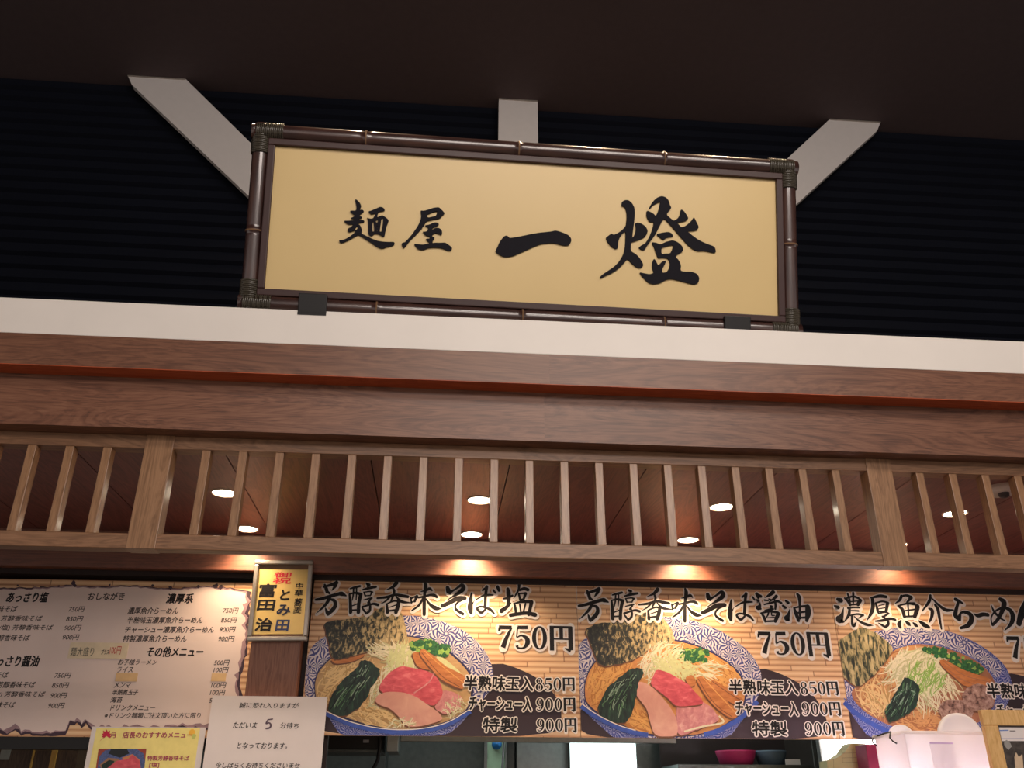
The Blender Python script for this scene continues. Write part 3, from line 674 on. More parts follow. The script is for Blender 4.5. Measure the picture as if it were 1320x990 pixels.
def heading(mb, sh, hd, lay, sx=1.0, dx=0.0, dy=0.0, only=None, warp=None):
    cr = sh.crop(*hd['o']); k = 0
    for st in hd['s']:
        k += 1; e = k*2e-6
        def mp(x, y):
            px, py = hd['o'][0]+x/hd['o'][2], hd['o'][1]+y/hd['o'][2]
            if warp: px, py = warp(px, py)
            return sh.L(px, py)
        m_ = sh.ppm(hd['o'][0]+60, hd['o'][1]+30)[0]/hd['o'][2]
        q = [(*mp(x, y), w*m_*1.24) for x, y, w in st]
        mb.stroke(q, lay-.0004-e, halo_m, grow=23*m_*hd['o'][2]/11, shift=(.0022, -.0035))
        mb.stroke(q, lay+e, ink_m)
def rough_poly(P, j):
    out = []
    for i in range(len(P)):
        a, c = np.array(P[i]), np.array(P[(i+1) % len(P)]); n = max(1, int(np.hypot(*(c-a))/ (j*2.2)))
        for t in range(n): out.append(tuple(a+(c-a)*t/n + np.array([random.uniform(-j, j), random.uniform(-j, j)])*.5))
    return out
def in_poly(p, Q):
    r = False
    for i in range(len(Q)):
        (x0, y0), (x1, y1) = Q[i], Q[i-1]
        if (y0 > p[1]) != (y1 > p[1]) and p[0] < (x1-x0)*(p[1]-y0)/(y1-y0)+x0: r = not r
    return r
def curly(mb, cr, box, n, mat, lay, w, ln=(40, 110), bend=.6, ang=None, inside=None):
    x0, y0, x1, y1 = box
    for i in range(n):
        # an ellipse of strands
        t, rr = random.uniform(0, 2*math.pi), math.sqrt(random.random())
        cx, cy = (x0+x1)/2 + rr*math.cos(t)*(x1-x0)/2, (y0+y1)/2 + rr*math.sin(t)*(y1-y0)/2
        a = random.uniform(0, math.pi) if ang is None else random.gauss(ang, .28)
        L = random.uniform(*ln)*1.35; bd = random.uniform(-bend, bend)
        pts = []
        for s_ in (-.5, -.17, .17, .5):
            aa = a + bd*s_*2
            pts.append((cx+L*s_*math.cos(aa), cy+L*s_*math.sin(aa)))
        if inside and not all(in_poly(p, inside) for p in pts): continue
        m_ = abs(cr(1, 0)[0]-cr(0, 0)[0])
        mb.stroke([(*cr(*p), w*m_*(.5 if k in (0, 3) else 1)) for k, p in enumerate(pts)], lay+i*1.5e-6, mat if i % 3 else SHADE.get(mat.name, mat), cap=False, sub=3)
BOARD_W = None
def photo_board(name, label, lft, rgt, y, spec):
    zt, zb = WY(600, 752.2, y)[2], WY(560, 949.0, y)[2]
    xl, xr = lft, rgt
    sh = Sheet(name, ((xl+xr)/2, y, zb)); sh.e
    tag(sh.e, label, 'menu board', 'photo menu boards over the counter')
    w = xr-xl
    b = MB(); b.box((-w/2+.001, 0, 0), (w/2-.001, .012, zt-zb), bamboo_m); b.build('backing_board', sh.e)
    hh = zt-zb
    def clip(P):                             # keep the print inside the board (Sutherland-Hodgman)
        lim = [(0, -w/2+.0015, 1), (0, w/2-.0015, -1), (1, .0005, 1), (1, hh-.0005, -1)]
        for ax, v, sg in lim:
            out = []
            for i in range(len(P)):
                a_, c_ = P[i], P[(i+1) % len(P)]; ia, ic = (a_[ax]-v)*sg >= 0, (c_[ax]-v)*sg >= 0
                if ia: out.append(a_)
                if ia != ic:
                    t_ = (v-a_[ax])/(c_[ax]-a_[ax]); out.append((a_[0]+t_*(c_[0]-a_[0]), a_[1]+t_*(c_[1]-a_[1])))
            P = out
            if not P: break
        return P
    b = MB(); cr = sh.crop(*spec['crop']); lay = [.0003]; soup = [None]
    def P(pts, mat, rough=0.0, smooth=True):
        if mat in (soup_m, soup2_m, soup3_m): soup[0] = pts
        drop = mat in (chick_m, red_m, pink_m, spin_m, nori_m, nori_g, meat_m, menma_m)
        q = [tuple(cr(*p)) for p in pts]
        if smooth: q = smooth_loop(q); q = smooth_loop(q)
        if rough: q = rough_poly(q, rough)
        if drop:
            m_ = abs(cr(1, 0)[0]-cr(0, 0)[0]); d_ = clip([(a_[0]-5*m_, a_[1]-9*m_) for a_ in q])
            if len(d_) > 2: b.poly(d_, lay[0]-.000007, shade_m)
        q = clip(q)
        if len(q) > 2: b.poly(q, lay[0], mat)
        lay[0] += .000015
    def ST(pts, mat, wpx):
        m_ = abs(cr(1, 0)[0]-cr(0, 0)[0])
        b.stroke([(*cr(*p), wpx*m_) for p in pts], lay[0], mat, cap=False); lay[0] += .000015
    def CU(*a, **kw):
        curly(b, cr, a[0], int(a[1]*1.25), a[2], lay[0], a[3], inside=soup[0], **kw); lay[0] += .00001+a[1]*2e-6
    def VE(pts, n):                           # pale streaks along a leaf
        m_ = abs(cr(1, 0)[0]-cr(0, 0)[0])
        for i in range(n):
            k_ = random.uniform(0, len(pts)-1.6); q = []
            ox, oy = random.uniform(-1, 1), random.uniform(-1, 1)
            for t_ in (0, .2, .4, .55):
                kk = min(k_+t_, len(pts)-1.001); i_ = int(kk); f_ = kk-i_
                x = pts[i_][0]+(pts[i_+1][0]-pts[i_][0])*f_; yy = pts[i_][1]+(pts[i_+1][1]-pts[i_][1])*f_; sp = pts[i_][2]
                q.append((*cr(x+ox*sp, yy+oy*sp*.5), random.uniform(2, 6)*m_))
            b.stroke(q, lay[0]+i*1.5e-6, (leaf_l, leaf_d, leaf_d, leaf_p)[i % 4], cap=False, sub=3)
        lay[0] += .00001+n*1.5e-6
    def GR(pts, n, r):
        m_ = abs(cr(1, 0)[0]-cr(0, 0)[0])
        for i in range(n):
            k_ = random.uniform(0, len(pts)-1.001); i_ = int(k_); f_ = k_-i_
            x = pts[i_][0]+(pts[i_+1][0]-pts[i_][0])*f_; yy = pts[i_][1]+(pts[i_+1][1]-pts[i_][1])*f_; sp = pts[i_][2]
            c_ = cr(x+random.uniform(-sp, sp), yy+random.uniform(-sp, sp)*.8)
            b.blob(c_, r*m_*random.uniform(.7, 1.3), lay[0]+i*1e-6, green2_m if random.random() < .22 else green_m)
        lay[0] += .00015
    spec['art'](P, ST, CU, GR, VE)
    b.build('printed_ramen_bowl', sh.e)
    b = MB(); spec['head'](b, sh); b.build('heading_lettering', sh.e)
    b = MB(); spec['price'](b, sh); b.build('price_lettering', sh.e)
    b = MB(); spec['rows'](b, sh); b.build('option_lettering', sh.e)
    return sh
LH = .0024       # print height of the lettering above the board
def art1(P, ST, CU, GR, VE):
    P([(50,540),(1205,345),(1320,380),(1430,430),(1515,497),(1575,570),(1600,660),(1585,800),(50,800)], tray_m)
    P([(160,640),(215,735),(262,800),(890,800),(990,720),(1060,630),(600,500)], scroll_d)
    P([(38,560),(38,470),(50,320),(80,250),(140,200),(250,145),(400,95),(560,68),(700,62),(850,88),(1000,150),(1100,232),(1162,325),(1187,430),(1155,540),(1045,645),(900,725),(700,772),(560,772),(400,742),(250,692),(150,640),(70,580)], scroll_m)
    P([(98,560),(92,470),(118,395),(185,322),(300,250),(500,190),(665,180),(805,214),(920,280),(1012,362),(1064,440),(1060,560),(1030,645),(900,722),(700,768),(560,766),(400,738),(260,688),(170,640),(110,592)], navy_m)
    P([(104,560),(98,470),(124,400),(190,328),(300,258),(500,198),(665,188),(800,222),(912,288),(1002,370),(1052,440),(1046,560),(1022,640),(900,710),(700,756),(560,752),(400,722),(260,672),(180,635),(118,588)], soup_m)
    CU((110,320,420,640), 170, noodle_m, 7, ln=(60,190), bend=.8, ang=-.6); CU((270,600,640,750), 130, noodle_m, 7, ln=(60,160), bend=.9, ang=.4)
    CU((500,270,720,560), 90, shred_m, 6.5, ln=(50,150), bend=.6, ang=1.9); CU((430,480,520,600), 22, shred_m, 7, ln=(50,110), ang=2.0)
    P([(190,325),(330,300),(420,300),(330,345),(220,360)], menma_m)
    P([(150,105),(240,90),(350,80),(450,50),(500,10),(600,20),(640,75),(665,220),(650,260),(560,250),(480,290),(400,285),(330,310),(240,330),(200,320),(180,220),(165,170)], nori_m, .004)
    CU((440,230,690,330), 60, shred_m, 7, ln=(40,120), bend=.5, ang=.3); CU((540,260,700,420), 45, shred2_m, 8, ln=(50,130), ang=2.0)
    GR([(690,250,22),(750,245,40),(800,250,42),(850,270,36),(890,290,18)], 130, 15)
    P([(830,310),(880,318),(1000,420),(960,432),(860,352)], shred2_m); P([(850,360),(900,375),(1012,430),(1014,476),(930,440)], menma_m)
    P([(684,290),(735,282),(772,350),(812,400),(720,378)], menma_m); P([(733,278),(760,262),(830,320),(930,400),(1012,462),(1000,512),(950,496),(860,450),(790,370),(742,310)], menma_m)
    ST([(748,290),(800,355),(880,440),(985,500)], shade_m, 4); ST([(765,280),(850,355),(940,425),(1000,470)], noodle2_m, 4)
    P([(870,510),(940,530),(1000,560),(975,640),(880,665),(815,622)], pink_m, .003)
    P([(488,512),(500,470),(550,410),(620,368),(700,383),(800,405),(850,450),(877,520),(870,560),(820,622),(700,560),(600,530),(520,540)], red_m)
    ST([(825,410),(790,470),(700,535)], pink_m, 7)
    P([(462,582),(480,545),(540,526),(640,530),(720,560),(790,610),(850,650),(882,697),(760,735),(660,742),(620,690),(560,630),(490,607)], chick_m)
    CU((560,690,700,752), 26, shred_m, 6, ln=(20,60)); CU((880,560,1040,690), 40, shred_m, 5, ln=(15,45))
    P([(385,330),(440,345),(470,380),(497,390),(490,430),(440,500),(420,560),(370,620),(300,667),(230,672),(183,650),(180,590),(230,500),(300,430),(350,390)], spin_m, .006); VE([(420,365,30),(380,440,60),(300,540,75),(240,640,45)], 60)
    ST([(160,655),(300,718),(450,756),(600,772),(750,764),(900,728),(1045,645)], blue_m, 26); ST([(160,642),(300,704),(450,742),(600,757),(750,750),(900,714),(1040,634)], halo_m, 5)
def head1(b, sh):
    for h in (HEAD1, HEAD2, HEAD3): heading(b, sh, h, LH)
def rows(b, sh, X, Y, dx=1.0):
    """three option rows; X(t), Y(row) give pixels"""
    idp = lambda x, y: sh.L(x, y)
    for (body, x0, x1, r, y1) in X:
        text(b, sh, body, idp, x0, x1, Y[r], 18.5, ink_m, LH+.0002, off=.028, halo=halo_m, hoff=.075, y1=Y[r]+y1, shear=.08)
def price1(b, sh):
    price(b, sh, '750円', 641.5, 738, 806, 836.5, LH, y1=2)
def opts1(b, sh):
    rows(b, sh, [('半熟味玉入', 598, 688, 0, 1.5), ('チャーシュー入', 604, 686, 1, 1.5), ('特製', 622, 667, 2, .5)], (880, 906.5, 934))
    for x0, x1, y0, y1, s_ in ((690, 740.5, 874, 890.5, '850円'), (691, 741.5, 900, 916.5, '900円'), (691.5, 743, 926.5, 943, '900円')): price(b, sh, s_, x0, x1, y0, y1, LH+.0006)
w1 = lambda px, py: (px+338.5+(px-410)*-.02, py+8+(px-410)*.004)
def art2(P, ST, CU, GR, VE):
    P([(90,560),(1190,352),(1320,390),(1440,450),(1540,540),(1607,655),(1607,800),(90,800)], tray_m)
    P([(100,560),(150,640),(240,720),(330,800),(1000,800),(1090,680),(1190,560),(600,500)], scroll_d)
    P([(88,480),(88,330),(95,215),(160,160),(300,92),(500,52),(640,45),(800,70),(950,125),(1080,210),(1162,290),(1207,380),(1212,460),(1180,560),(1090,660),(950,742),(800,785),(500,785),(350,730),(220,650),(110,580)], scroll_m)
    P([(134,570),(128,470),(153,375),(215,292),(400,212),(600,180),(700,186),(835,222),(955,282),(1058,362),(1115,448),(1120,545),(1088,640),(980,718),(850,768),(650,783),(480,758),(330,698),(195,628)], navy_m)
    P([(140,560),(135,470),(160,380),(220,300),(400,220),(600,190),(700,195),(830,230),(950,290),(1050,370),(1105,450),(1110,540),(1080,630),(980,710),(850,760),(650,775),(480,750),(330,690),(200,620)], soup2_m)
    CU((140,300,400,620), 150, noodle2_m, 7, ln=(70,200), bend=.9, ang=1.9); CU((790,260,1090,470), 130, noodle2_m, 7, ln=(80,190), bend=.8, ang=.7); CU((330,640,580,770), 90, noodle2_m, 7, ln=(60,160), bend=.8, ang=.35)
    CU((800,320,1000,420), 26, shred_m, 6, ln=(50,120), ang=.2)
    P([(130,125),(200,90),(330,75),(430,45),(480,15),(560,30),(640,80),(692,195),(640,215),(560,220),(470,290),(380,330),(235,352),(200,300),(165,190)], nori_m, .004)
    GR([(680,260,28),(750,280,42),(800,285,44),(850,280,20)], 120, 15)
    CU((480,190,690,420), 110, shred_m, 6.5, ln=(50,150), bend=.7, ang=2.0); CU((560,300,800,420), 80, shred2_m, 6.5, ln=(50,130), bend=.7, ang=.9)
    P([(740,420),(790,395),(815,460),(775,475)], menma_m); P([(900,420),(1000,480),(1100,545),(1095,600),(1000,560),(910,480)], menma_m); P([(805,420),(850,402),(920,470),(1000,560),(1070,630),(1055,665),(1010,660),(930,600),(870,530)], menma_m)
    ST([(825,425),(880,520),(950,600),(1030,655)], shade_m, 4); ST([(850,412),(920,490),(1000,575),(1050,630)], noodle2_m, 5); ST([(910,440),(1000,505),(1090,560)], shade_m, 4)
    P([(690,595),(740,530),(850,560),(920,610),(962,680),(850,720),(720,775),(690,740),(695,680)], pink_m, .003)
    P([(570,365),(640,385),(700,420),(770,460),(790,490),(840,540),(862,580),(690,597),(640,540),(530,460),(550,410)], red_m)
    ST([(740,745),(850,715),(975,690),(950,650)], shred_m, 10)
    P([(413,470),(430,445),(490,443),(550,478),(600,530),(650,590),(692,660),(702,740),(690,775),(560,775),(530,680),(515,610),(460,540)], chick_m)
    P([(400,370),(440,360),(490,365),(495,400),(460,440),(450,520),(430,610),(390,690),(300,695),(220,650),(215,600),(270,480),(330,430)], spin_m, .006); VE([(440,385,30),(390,450,60),(320,560,80),(300,670,60)], 60)
    ST([(112,590),(200,652),(330,718),(440,752),(520,766)], blue_m, 26); ST([(860,764),(950,738),(1080,664),(1185,562)], blue_m, 26); ST([(114,574),(204,638),(334,704),(444,738)], halo_m, 5)
def head2(b, sh):
    for h in (HEAD1, HEAD2): heading(b, sh, h, LH, warp=w1)
    heading(b, sh, {'o': HEAD3['o'], 's': HEAD3['s'][:8]}, LH, warp=w1)
    heading(b, sh, HEAD4, LH)
def price2(b, sh):
    price(b, sh, '750円', 975, 1067, 814, 844, LH, y1=2)
def opts2(b, sh):
    rows(b, sh, [('半熟味玉入', 939, 1029, 0, 1.5), ('チャーシュー入', 947, 1029, 1, 1.5), ('特製', 969, 1015, 2, .5)], (885, 912.5, 939))
    for x0, x1, y0, y1, s_ in ((1030, 1079, 879, 895.5, '850円'), (1032, 1082, 905.5, 922, '900円'), (1036, 1086.5, 931, 948, '900円')): price(b, sh, s_, x0, x1, y0, y1, LH+.0006)
def art3(P, ST, CU, GR, VE):
    P([(70,560),(1200,390),(1320,412),(1450,470),(1560,560),(1620,680),(1620,850),(70,850)], tray_m)
    P([(130,560),(200,680),(330,850),(1000,850),(1130,750),(1220,600),(600,500)], scroll_d)
    P([(80,520),(70,380),(90,240),(240,150),(380,113),(500,98),(700,103),(850,125),(1000,190),(1120,270),(1202,352),(1242,450),(1232,560),(1150,700),(1000,790),(700,830),(500,792),(330,722),(200,642),(120,580)], scroll_d)
    P([(80,500),(75,380),(110,240),(250,155),(380,116),(500,102),(700,107),(845,130),(990,195),(1100,280),(1180,360),(1150,440),(1060,330),(930,262),(760,205),(600,190),(450,240),(300,380),(200,520),(170,560)], scroll_m)
    P([(185,520),(240,460),(350,350),(450,250),(600,200),(760,215),(930,270),(1050,340),(1130,440),(1140,560),(1080,680),(950,760),(700,800),(550,775),(400,722),(280,652),(210,582)], soup3_m)
    P([(230,490),(330,400),(440,300),(480,230),(620,210),(750,240),(700,420),(560,540),(420,560),(330,640),(260,600)], noodle3_m)
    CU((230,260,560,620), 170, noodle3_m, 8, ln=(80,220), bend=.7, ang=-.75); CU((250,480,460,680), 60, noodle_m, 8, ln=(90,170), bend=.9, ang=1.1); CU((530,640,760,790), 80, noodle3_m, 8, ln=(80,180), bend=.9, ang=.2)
    P([(75,200),(160,150),(230,100),(270,95),(350,130),(400,165),(472,235),(430,300),(330,420),(230,492),(160,440),(110,400),(90,300)], nori_g, .004)
    P([(440,330),(520,250),(650,240),(750,290),(800,400),(790,500),(700,560),(600,520),(480,450)], shred2_m, .006)
    CU((430,240,800,500), 150, shred_m, 8, ln=(70,190), bend=.8, ang=2.2); CU((560,380,900,620), 70, shred_m, 7, ln=(80,200), bend=.5, ang=1.1); CU((540,330,800,520), 50, green2_m, 6, ln=(40,90), ang=2.0)
    GR([(670,240,14),(760,255,34),(850,300,34),(930,340,36),(1020,385,20)], 190, 12)
    P([(760,310),(800,305),(930,380),(1100,428),(1112,465),(1060,482),(930,484),(860,420),(790,360)], menma_m); ST([(800,325),(930,410),(1080,450)], soup3_m, 5); ST([(790,345),(900,430),(1000,470)], soup3_m, 5)
    for cx, cy, r in ((1020, 562, 108), (872, 650, 108)):
        P([(cx+r*(1+random.uniform(-.12,.12))*math.cos(a), cy+r*.85*(1+random.uniform(-.12,.12))*math.sin(a)) for a in np.linspace(0, 6.283, 16)[:-1]], meat_m, .003)
    P([(540,413),(600,450),(642,490),(622,600),(560,660),(440,732),(403,660),(440,580),(510,470)], spin_m, .006); VE([(560,440,30),(550,520,60),(500,620,70),(450,700,45)], 60)
    ST([(142,585),(200,642),(300,712),(420,772),(520,800),(600,812)], blue_m, 30); ST([(140,560),(210,626),(310,696),(430,756)], scroll_d, 8)
def head3(b, sh):
    heading(b, sh, HEAD5, LH); heading(b, sh, HEAD6, LH)
def price3(b, sh):
    price(b, sh, '750円', 1295, 1386, 820, 850, LH, y1=2)
def opts3(b, sh):
    rows(b, sh, [('半熟味玉入', 1271, 1360, 0, 1.5), ('チャーシュー入', 1284, 1364, 1, 1.5)], (890, 916.5, 944))
    for x0, x1, y0, y1, s_ in ((1362, 1408, 884, 900.5, '850円'), (1366, 1413, 911, 927.5, '900円')): price(b, sh, s_, x0, x1, y0, y1, LH+.0006)
e0, e1, e2 = WY(400, 800, BOARDY)[0], WY(745.8, 850, BOARDY)[0], WY(1085, 860, BOARDY)[0]
photo_board('menu_board', 'photo menu board with pale broth noodles, red pork and nori, beside the walnut pillar', e0, e1, BOARDY, dict(crop=(385, 780, 4.714), art=art1, head=head1, price=price1, rows=opts1))
photo_board('menu_board', 'photo menu board with long chicken slice over amber noodles, middle of the three bowl boards', e1, e2, BOARDY, dict(crop=(725, 785, 4.714), art=art2, head=head2, price=price2, rows=opts2))
photo_board('menu_board', 'photo menu board with brown broth, meatballs and heaped noodles at the right edge', e2, e2+(e2-e1), BOARDY, dict(crop=(1060, 790, 5.077), art=art3, head=head3, price=price3, rows=opts3))

# ------------------------------------------------------------------ menu sheet on the left
ML = .0008
zt_, zb_ = WY(150, 748.8, BOARDY)[2], WY(60, 949.6, BOARDY)[2]
xr_ = WY(322, 880, BOARDY)[0]
MS = Sheet('menu_board', (xr_-.70, BOARDY, zb_), yaw=radians(-1.3))
tag(MS.e, 'wide paper menu with torn dark edges and rows of small prices, left of the pillar', 'menu board')
b = MB(); b.box((-1.0, 0, 0), (.70+.02, .012, zt_-zb_), bamboo_m); b.build('backing_board', MS.e)
edge_dark = flat('printed_burnt_edge', (66, 46, 60), .6, noise=.2, nscale=40)
edge_mid = flat('printed_singed_edge', (158, 128, 134), .6, noise=.2, nscale=40)
sheet_m = flat('printed_washi_paper', (228, 208, 200), .6, noise=.03, nscale=5)
crm = MS.crop(0, 740, 3.961)
def torn(side_pts, j):
    random.seed(11); out = []
    for i in range(len(side_pts)-1):
        a, c = np.array(side_pts[i], float), np.array(side_pts[i+1], float); n = max(2, int(np.hypot(*(c-a))/20))
        for k in range(n): out.append(tuple(a+(c-a)*k/n+np.array([random.uniform(-j, j), random.uniform(-j, j)])))
    return out
bot = [(-700,800),(-400,780),(0,815),(40,820),(80,800),(110,822),(150,815),(190,828),(240,830),(330,822),(360,775),(395,762),(420,782),(440,765),(480,800),(560,800),(700,805),(850,800),(930,790),(1000,790),(1060,795),(1200,790)]
rgt = [(1200,790),(1235,620),(1225,560),(1245,470),(1250,430),(1270,350),(1272,200),(1285,90)]
top = [(1285,90),(1180,70),(1000,62),(860,75),(700,58),(500,62),(380,55),(200,66),(0,70),(-400,60),(-700,66)]
ring = torn(bot, 5)+torn(rgt, 6)+torn(top, 4)
b = MB()
hmax = zt_-zb_
def clipm(P): return [(min(max(p[0], -.999), .715), min(max(p[1], .0005), hmax-.0005)) for p in P]
b.poly(clipm([tuple(crm(*p)) for p in ring]), .0003, edge_dark)
cx_, cy_ = 300, 430
def inset(d, jit, seed):
    random.seed(seed); out = []
    for x, y in ring:
        dd = d + random.uniform(-jit, jit)
        nx = 1 if x > 1180 else 0
        ny = 1 if (y > 700) else (-1 if y < 140 else 0)
        out.append((x-nx*dd, y-ny*dd*(.35 if ny < 0 else 1.0)))
    return out
b.poly(clipm([tuple(crm(*p)) for p in inset(13, 9, 3)]), .0005, edge_mid)
b.poly(clipm([tuple(crm(*p)) for p in inset(26, 9, 5)]), .0007, sheet_m)
random.seed(9)
for (x, y, r) in ((300,62,5),(210,66,4),(376,45,10),(380,58,8),(870,70,9),(1010,65,7),(1100,62,12),(1130,66,9),(90,58,5),(560,56,5),(780,60,6)):
    b.blob(crm(x, y), r*.0022/2.2*.9, .00085, edge_dark, 7, .4)
b.build('torn_paper_print', MS.e)
b = MB()
def mt(body, x0, x1, y, h, off=.016, sh_=.16, mat=ink2_m):
    b = MB(); text(b, MS, body, crm, x0, x1, y, h, mat, .0011, off=off, shear=sh_)
    b.build('price_line' if body[-1] == '円' else ('heading_line' if mat is ink_m else 'dish_line'), MS.e)
mt('あっさり塩', 35, 248, 118, 50, .03, .12, ink_m); mt('おしながき', 450, 637, 113, 38, .02, .05); mt('濃厚系', 850, 990, 125, 50, .03, .12, ink_m)
CW = 33
for body, x1, y in (('芳醇香味そば', 90, 178), ('味玉(塩) 芳醇香味そば', 218, 228), ('チャーシュー(塩) 芳醇香味そば', 272, 275), ('特製芳醇香味そば', 155, 325), ('芳醇香味そば', 45, 515), ('味玉芳醇香味そば', 183, 565), ('チャーシュー(醤油) 芳醇香味そば', 232, 615), ('特製芳醇香味そば', 80, 668)):
    mt(body, x1-CW*(len(body)-.8*body.count('(')-.5*body.count(' ')), x1, y, 32)
for body, x0, x1, y in (('750円', 350, 433, 180), ('850円', 338, 425, 229), ('900円', 328, 415, 275), ('900円', 318, 405, 323), ('750円', 278, 363, 518), ('850円', 265, 353, 568), ('900円', 257, 343, 620), ('900円', 245, 330, 672),
    ('750円', 1137, 1218, 187), ('850円', 1128, 1210, 235), ('900円', 1120, 1203, 283), ('900円', 1113, 1197, 331), ('500円', 1093, 1172, 453), ('100円', 1090, 1167, 490), ('100円', 1078, 1155, 568), ('100円', 1072, 1150, 605), ('50円', 1068, 1140, 645)):
    mt(body, x0, x1, y, 28, .012)
for body, x0, x1, y in (('濃厚魚介らーめん', 653, 915, 187), ('半熟味玉濃厚魚介らーめん', 648, 1040, 235), ('チャーシュー濃厚魚介らーめん', 637, 1097, 284), ('特製濃厚魚介らーめん', 627, 957, 330)):
    mt(body, x0, x1, y, 34)
for body, x0, x1, y in (('お子様ラーメン', 603, 805, 450), ('ライス', 597, 683, 488), ('メンマ', 583, 670, 566), ('半熟煮玉子', 573, 708, 603), ('海苔', 565, 627, 642), ('ドリンクメニュー', 565, 795, 682), ('※ドリンク麺類ご注文頂いた方に限り', 533, 1027, 722)):
    mt(body, x0, x1, y, 29)
mt('その他メニュー', 750, 1040, 397, 50, .03, .1, ink_m); mt('あっさり醤油', -62, 203, 445, 55, .03, .12, ink_m)
# slips of paper stuck over the menu sheet
def slip(name, label, box, mat, lines, cat='label'):
    x0, y0, x1, y1 = box
    p, q = crm(x0, y1), crm(x1, y0)
    w = MS.o + MS.X*p[0] + MS.U*p[1] + MS.N*.0018
    s_ = Sheet(name, w, yaw=radians(-1.3)); tag(s_.e, label, cat)
    b = MB(); b.box((0, -.0006, 0), (q[0]-p[0], .0004, q[1]-p[1]), mat); b.build('paper', s_.e)
    if lines:
        b = MB(); c2 = s_.crop(0, 740, 3.961)
        
        for body, a0, a1, y, h, m_, of in lines:
            b = MB(); text(b, s_, body, c2, a0, a1, y, h, m_, .0012, off=of); b.build('handwriting', s_.e)
slip('paper_slip', 'pale yellow slip with handwriting and a red price, stuck on the torn paper menu', (345, 352, 660, 430), flat('pale_yellow_slip', (226, 208, 178), .5),
     [('麺大盛り', 362, 480, 396, 46, flat('grey_green_pen', (86, 84, 74), .6), -.005), ('プラス', 518, 558, 398, 24, ink2_m, .02), ('100円', 562, 618, 390, 42, flat('red_pen', (196, 52, 52), .6), 0)])
tape_m = flat('beige_masking_tape', (218, 182, 134), .6)
slip('tape_patch', 'beige tape patch covering a dish name on the torn paper menu', (588, 507, 706, 548), tape_m, None, 'tape')
slip('tape_patch', 'beige tape patch covering a price on the torn paper menu', (1077, 508, 1157, 548), tape_m, None, 'tape')

# ------------------------------------------------------------------ framed gold card on the pillar
FY = .936
q = [WY(*p, FY-.012) for p in ((329.5, 723.5), (405.3, 721.2), (394.7, 826.5), (317.4, 826.5))]
fw = ((q[1][0]-q[0][0])+(q[2][0]-q[3][0]))/2; fh = ((q[0][2]-q[3][2])+(q[1][2]-q[2][2]))/2
ctr = np.mean(q, 0)
FS = Sheet('picture_frame', (ctr[0], FY-.012, ctr[2]), roll=radians(1.3))
tag(FS.e, 'silver frame holding a gold greeting card with red and black characters, on the pillar', 'picture frame')
b = MB(); bw = .017
for lo, hi in (((-fw/2, -.006, fh/2-bw), (fw/2, .014, fh/2)), ((-fw/2, -.006, -fh/2), (fw/2, .014, -fh/2+bw)), ((-fw/2, -.006, -fh/2+bw), (-fw/2+bw, .014, fh/2-bw)), ((fw/2-bw, -.006, -fh/2+bw), (fw/2, .014, fh/2-bw))):
    b.box(lo, hi, silver_m, .004)
b.build('frame', FS.e)
b = MB(); b.box((-fw/2+.01, .004, -fh/2+.01), (fw/2-.01, .013, fh/2-.01), flat('brown_mount', (120, 84, 60), .4)); b.build('mount', FS.e)
crf = FS.crop(250, 700, 6.6)
p, r = crf(492, 776), crf(966, 225)
gold = flat('gold_card', (222, 190, 116), .3, noise=.05, nscale=8, spec=.6)
b = MB(); b.box((-fw/2+bw-.001, .0015, p[1]), (fw/2-bw+.001, .0045, r[1]), gold); b.build('gold_card', FS.e)
redp = flat('red_brush_ink', (206, 34, 58), .5); bluep = flat('blue_black_ink', (58, 66, 108), .5)
b = MB()
def ft(body, x0, x1, y0, y1, mat, off=.035): text(b, FS, body, crf, x0, x1, (y0+y1)/2, y1-y0, mat, -.0010, off=off, shear=.1)
ft('御', 680, 830, 248, 292, redp, .03); ft('祝', 670, 830, 296, 345, redp)
for ch, bx in (('富', (550, 700, 348, 457)), ('田', (540, 690, 485, 570)), ('治', (520, 670, 640, 746))): ft(ch, bx[0], bx[1], bx[2], bx[3], ink_m)
ft('と', 735, 817, 398, 482, ink_m); ft('み', 705, 822, 525, 612, flat('dark_brush_ink', (36, 40, 66), .5)); ft('田', 695, 810, 655, 745, bluep)
for ch, bx in (('中', (865, 930, 338, 390)), ('華', (855, 928, 398, 448)), ('蕎', (850, 922, 470, 538)), ('麦', (845, 916, 545, 597))): ft(ch, bx[0], bx[1], bx[2], bx[3], ink_m, .02)
b.build('card_lettering', FS.e)

# ------------------------------------------------------------------ paper notices
NY = .934
p0, p1 = WY(274.2, 896.8, NY), WY(422, 899, NY)
nz0 = p0[2]-.42
NS = Sheet('paper_notice', (p0[0], NY, nz0)); tag(NS.e, 'white paper notice with four lines of brush script, below the silver frame', 'notice')
b = MB(); b.box((0, -.001, 0), (p1[0]-p0[0], .0015, .42), paper_m); b.build('paper', NS.e)
b = MB(); crn = NS.crop(250, 840, 6.6)
for body, x0, x1, y, h, of in (('誠に恐れ入りますが', 385, 895, 456, 46, .012), ('ただいま', 332, 540, 624, 50, .012), ('分待ち', 730, 895, 628, 50, .012), ('となっております。', 365, 800, 798, 50, .012), ('今しばらくお待ちくださいませ', 180, 905, 966, 50, .012)):
    text(b, NS, body, crn, x0, x1, y, h, ink_m, .0016, off=.014, shear=.18, y1=y+4); b.build('text_line', NS.e); b = MB()
pen = flat('grey_marker_pen', (92, 72, 88), .6)
st = lambda pts: b.stroke([(*crn(x, y), w*.0004) for x, y, w in pts], .0016, pen)
st([(632,578,12),(615,612,14),(640,606,12),(655,625,16),(645,648,16),(615,655,14)]); st([(630,580,10),(668,574,12)])
b.build('handwritten_number', NS.e)
YY = .955
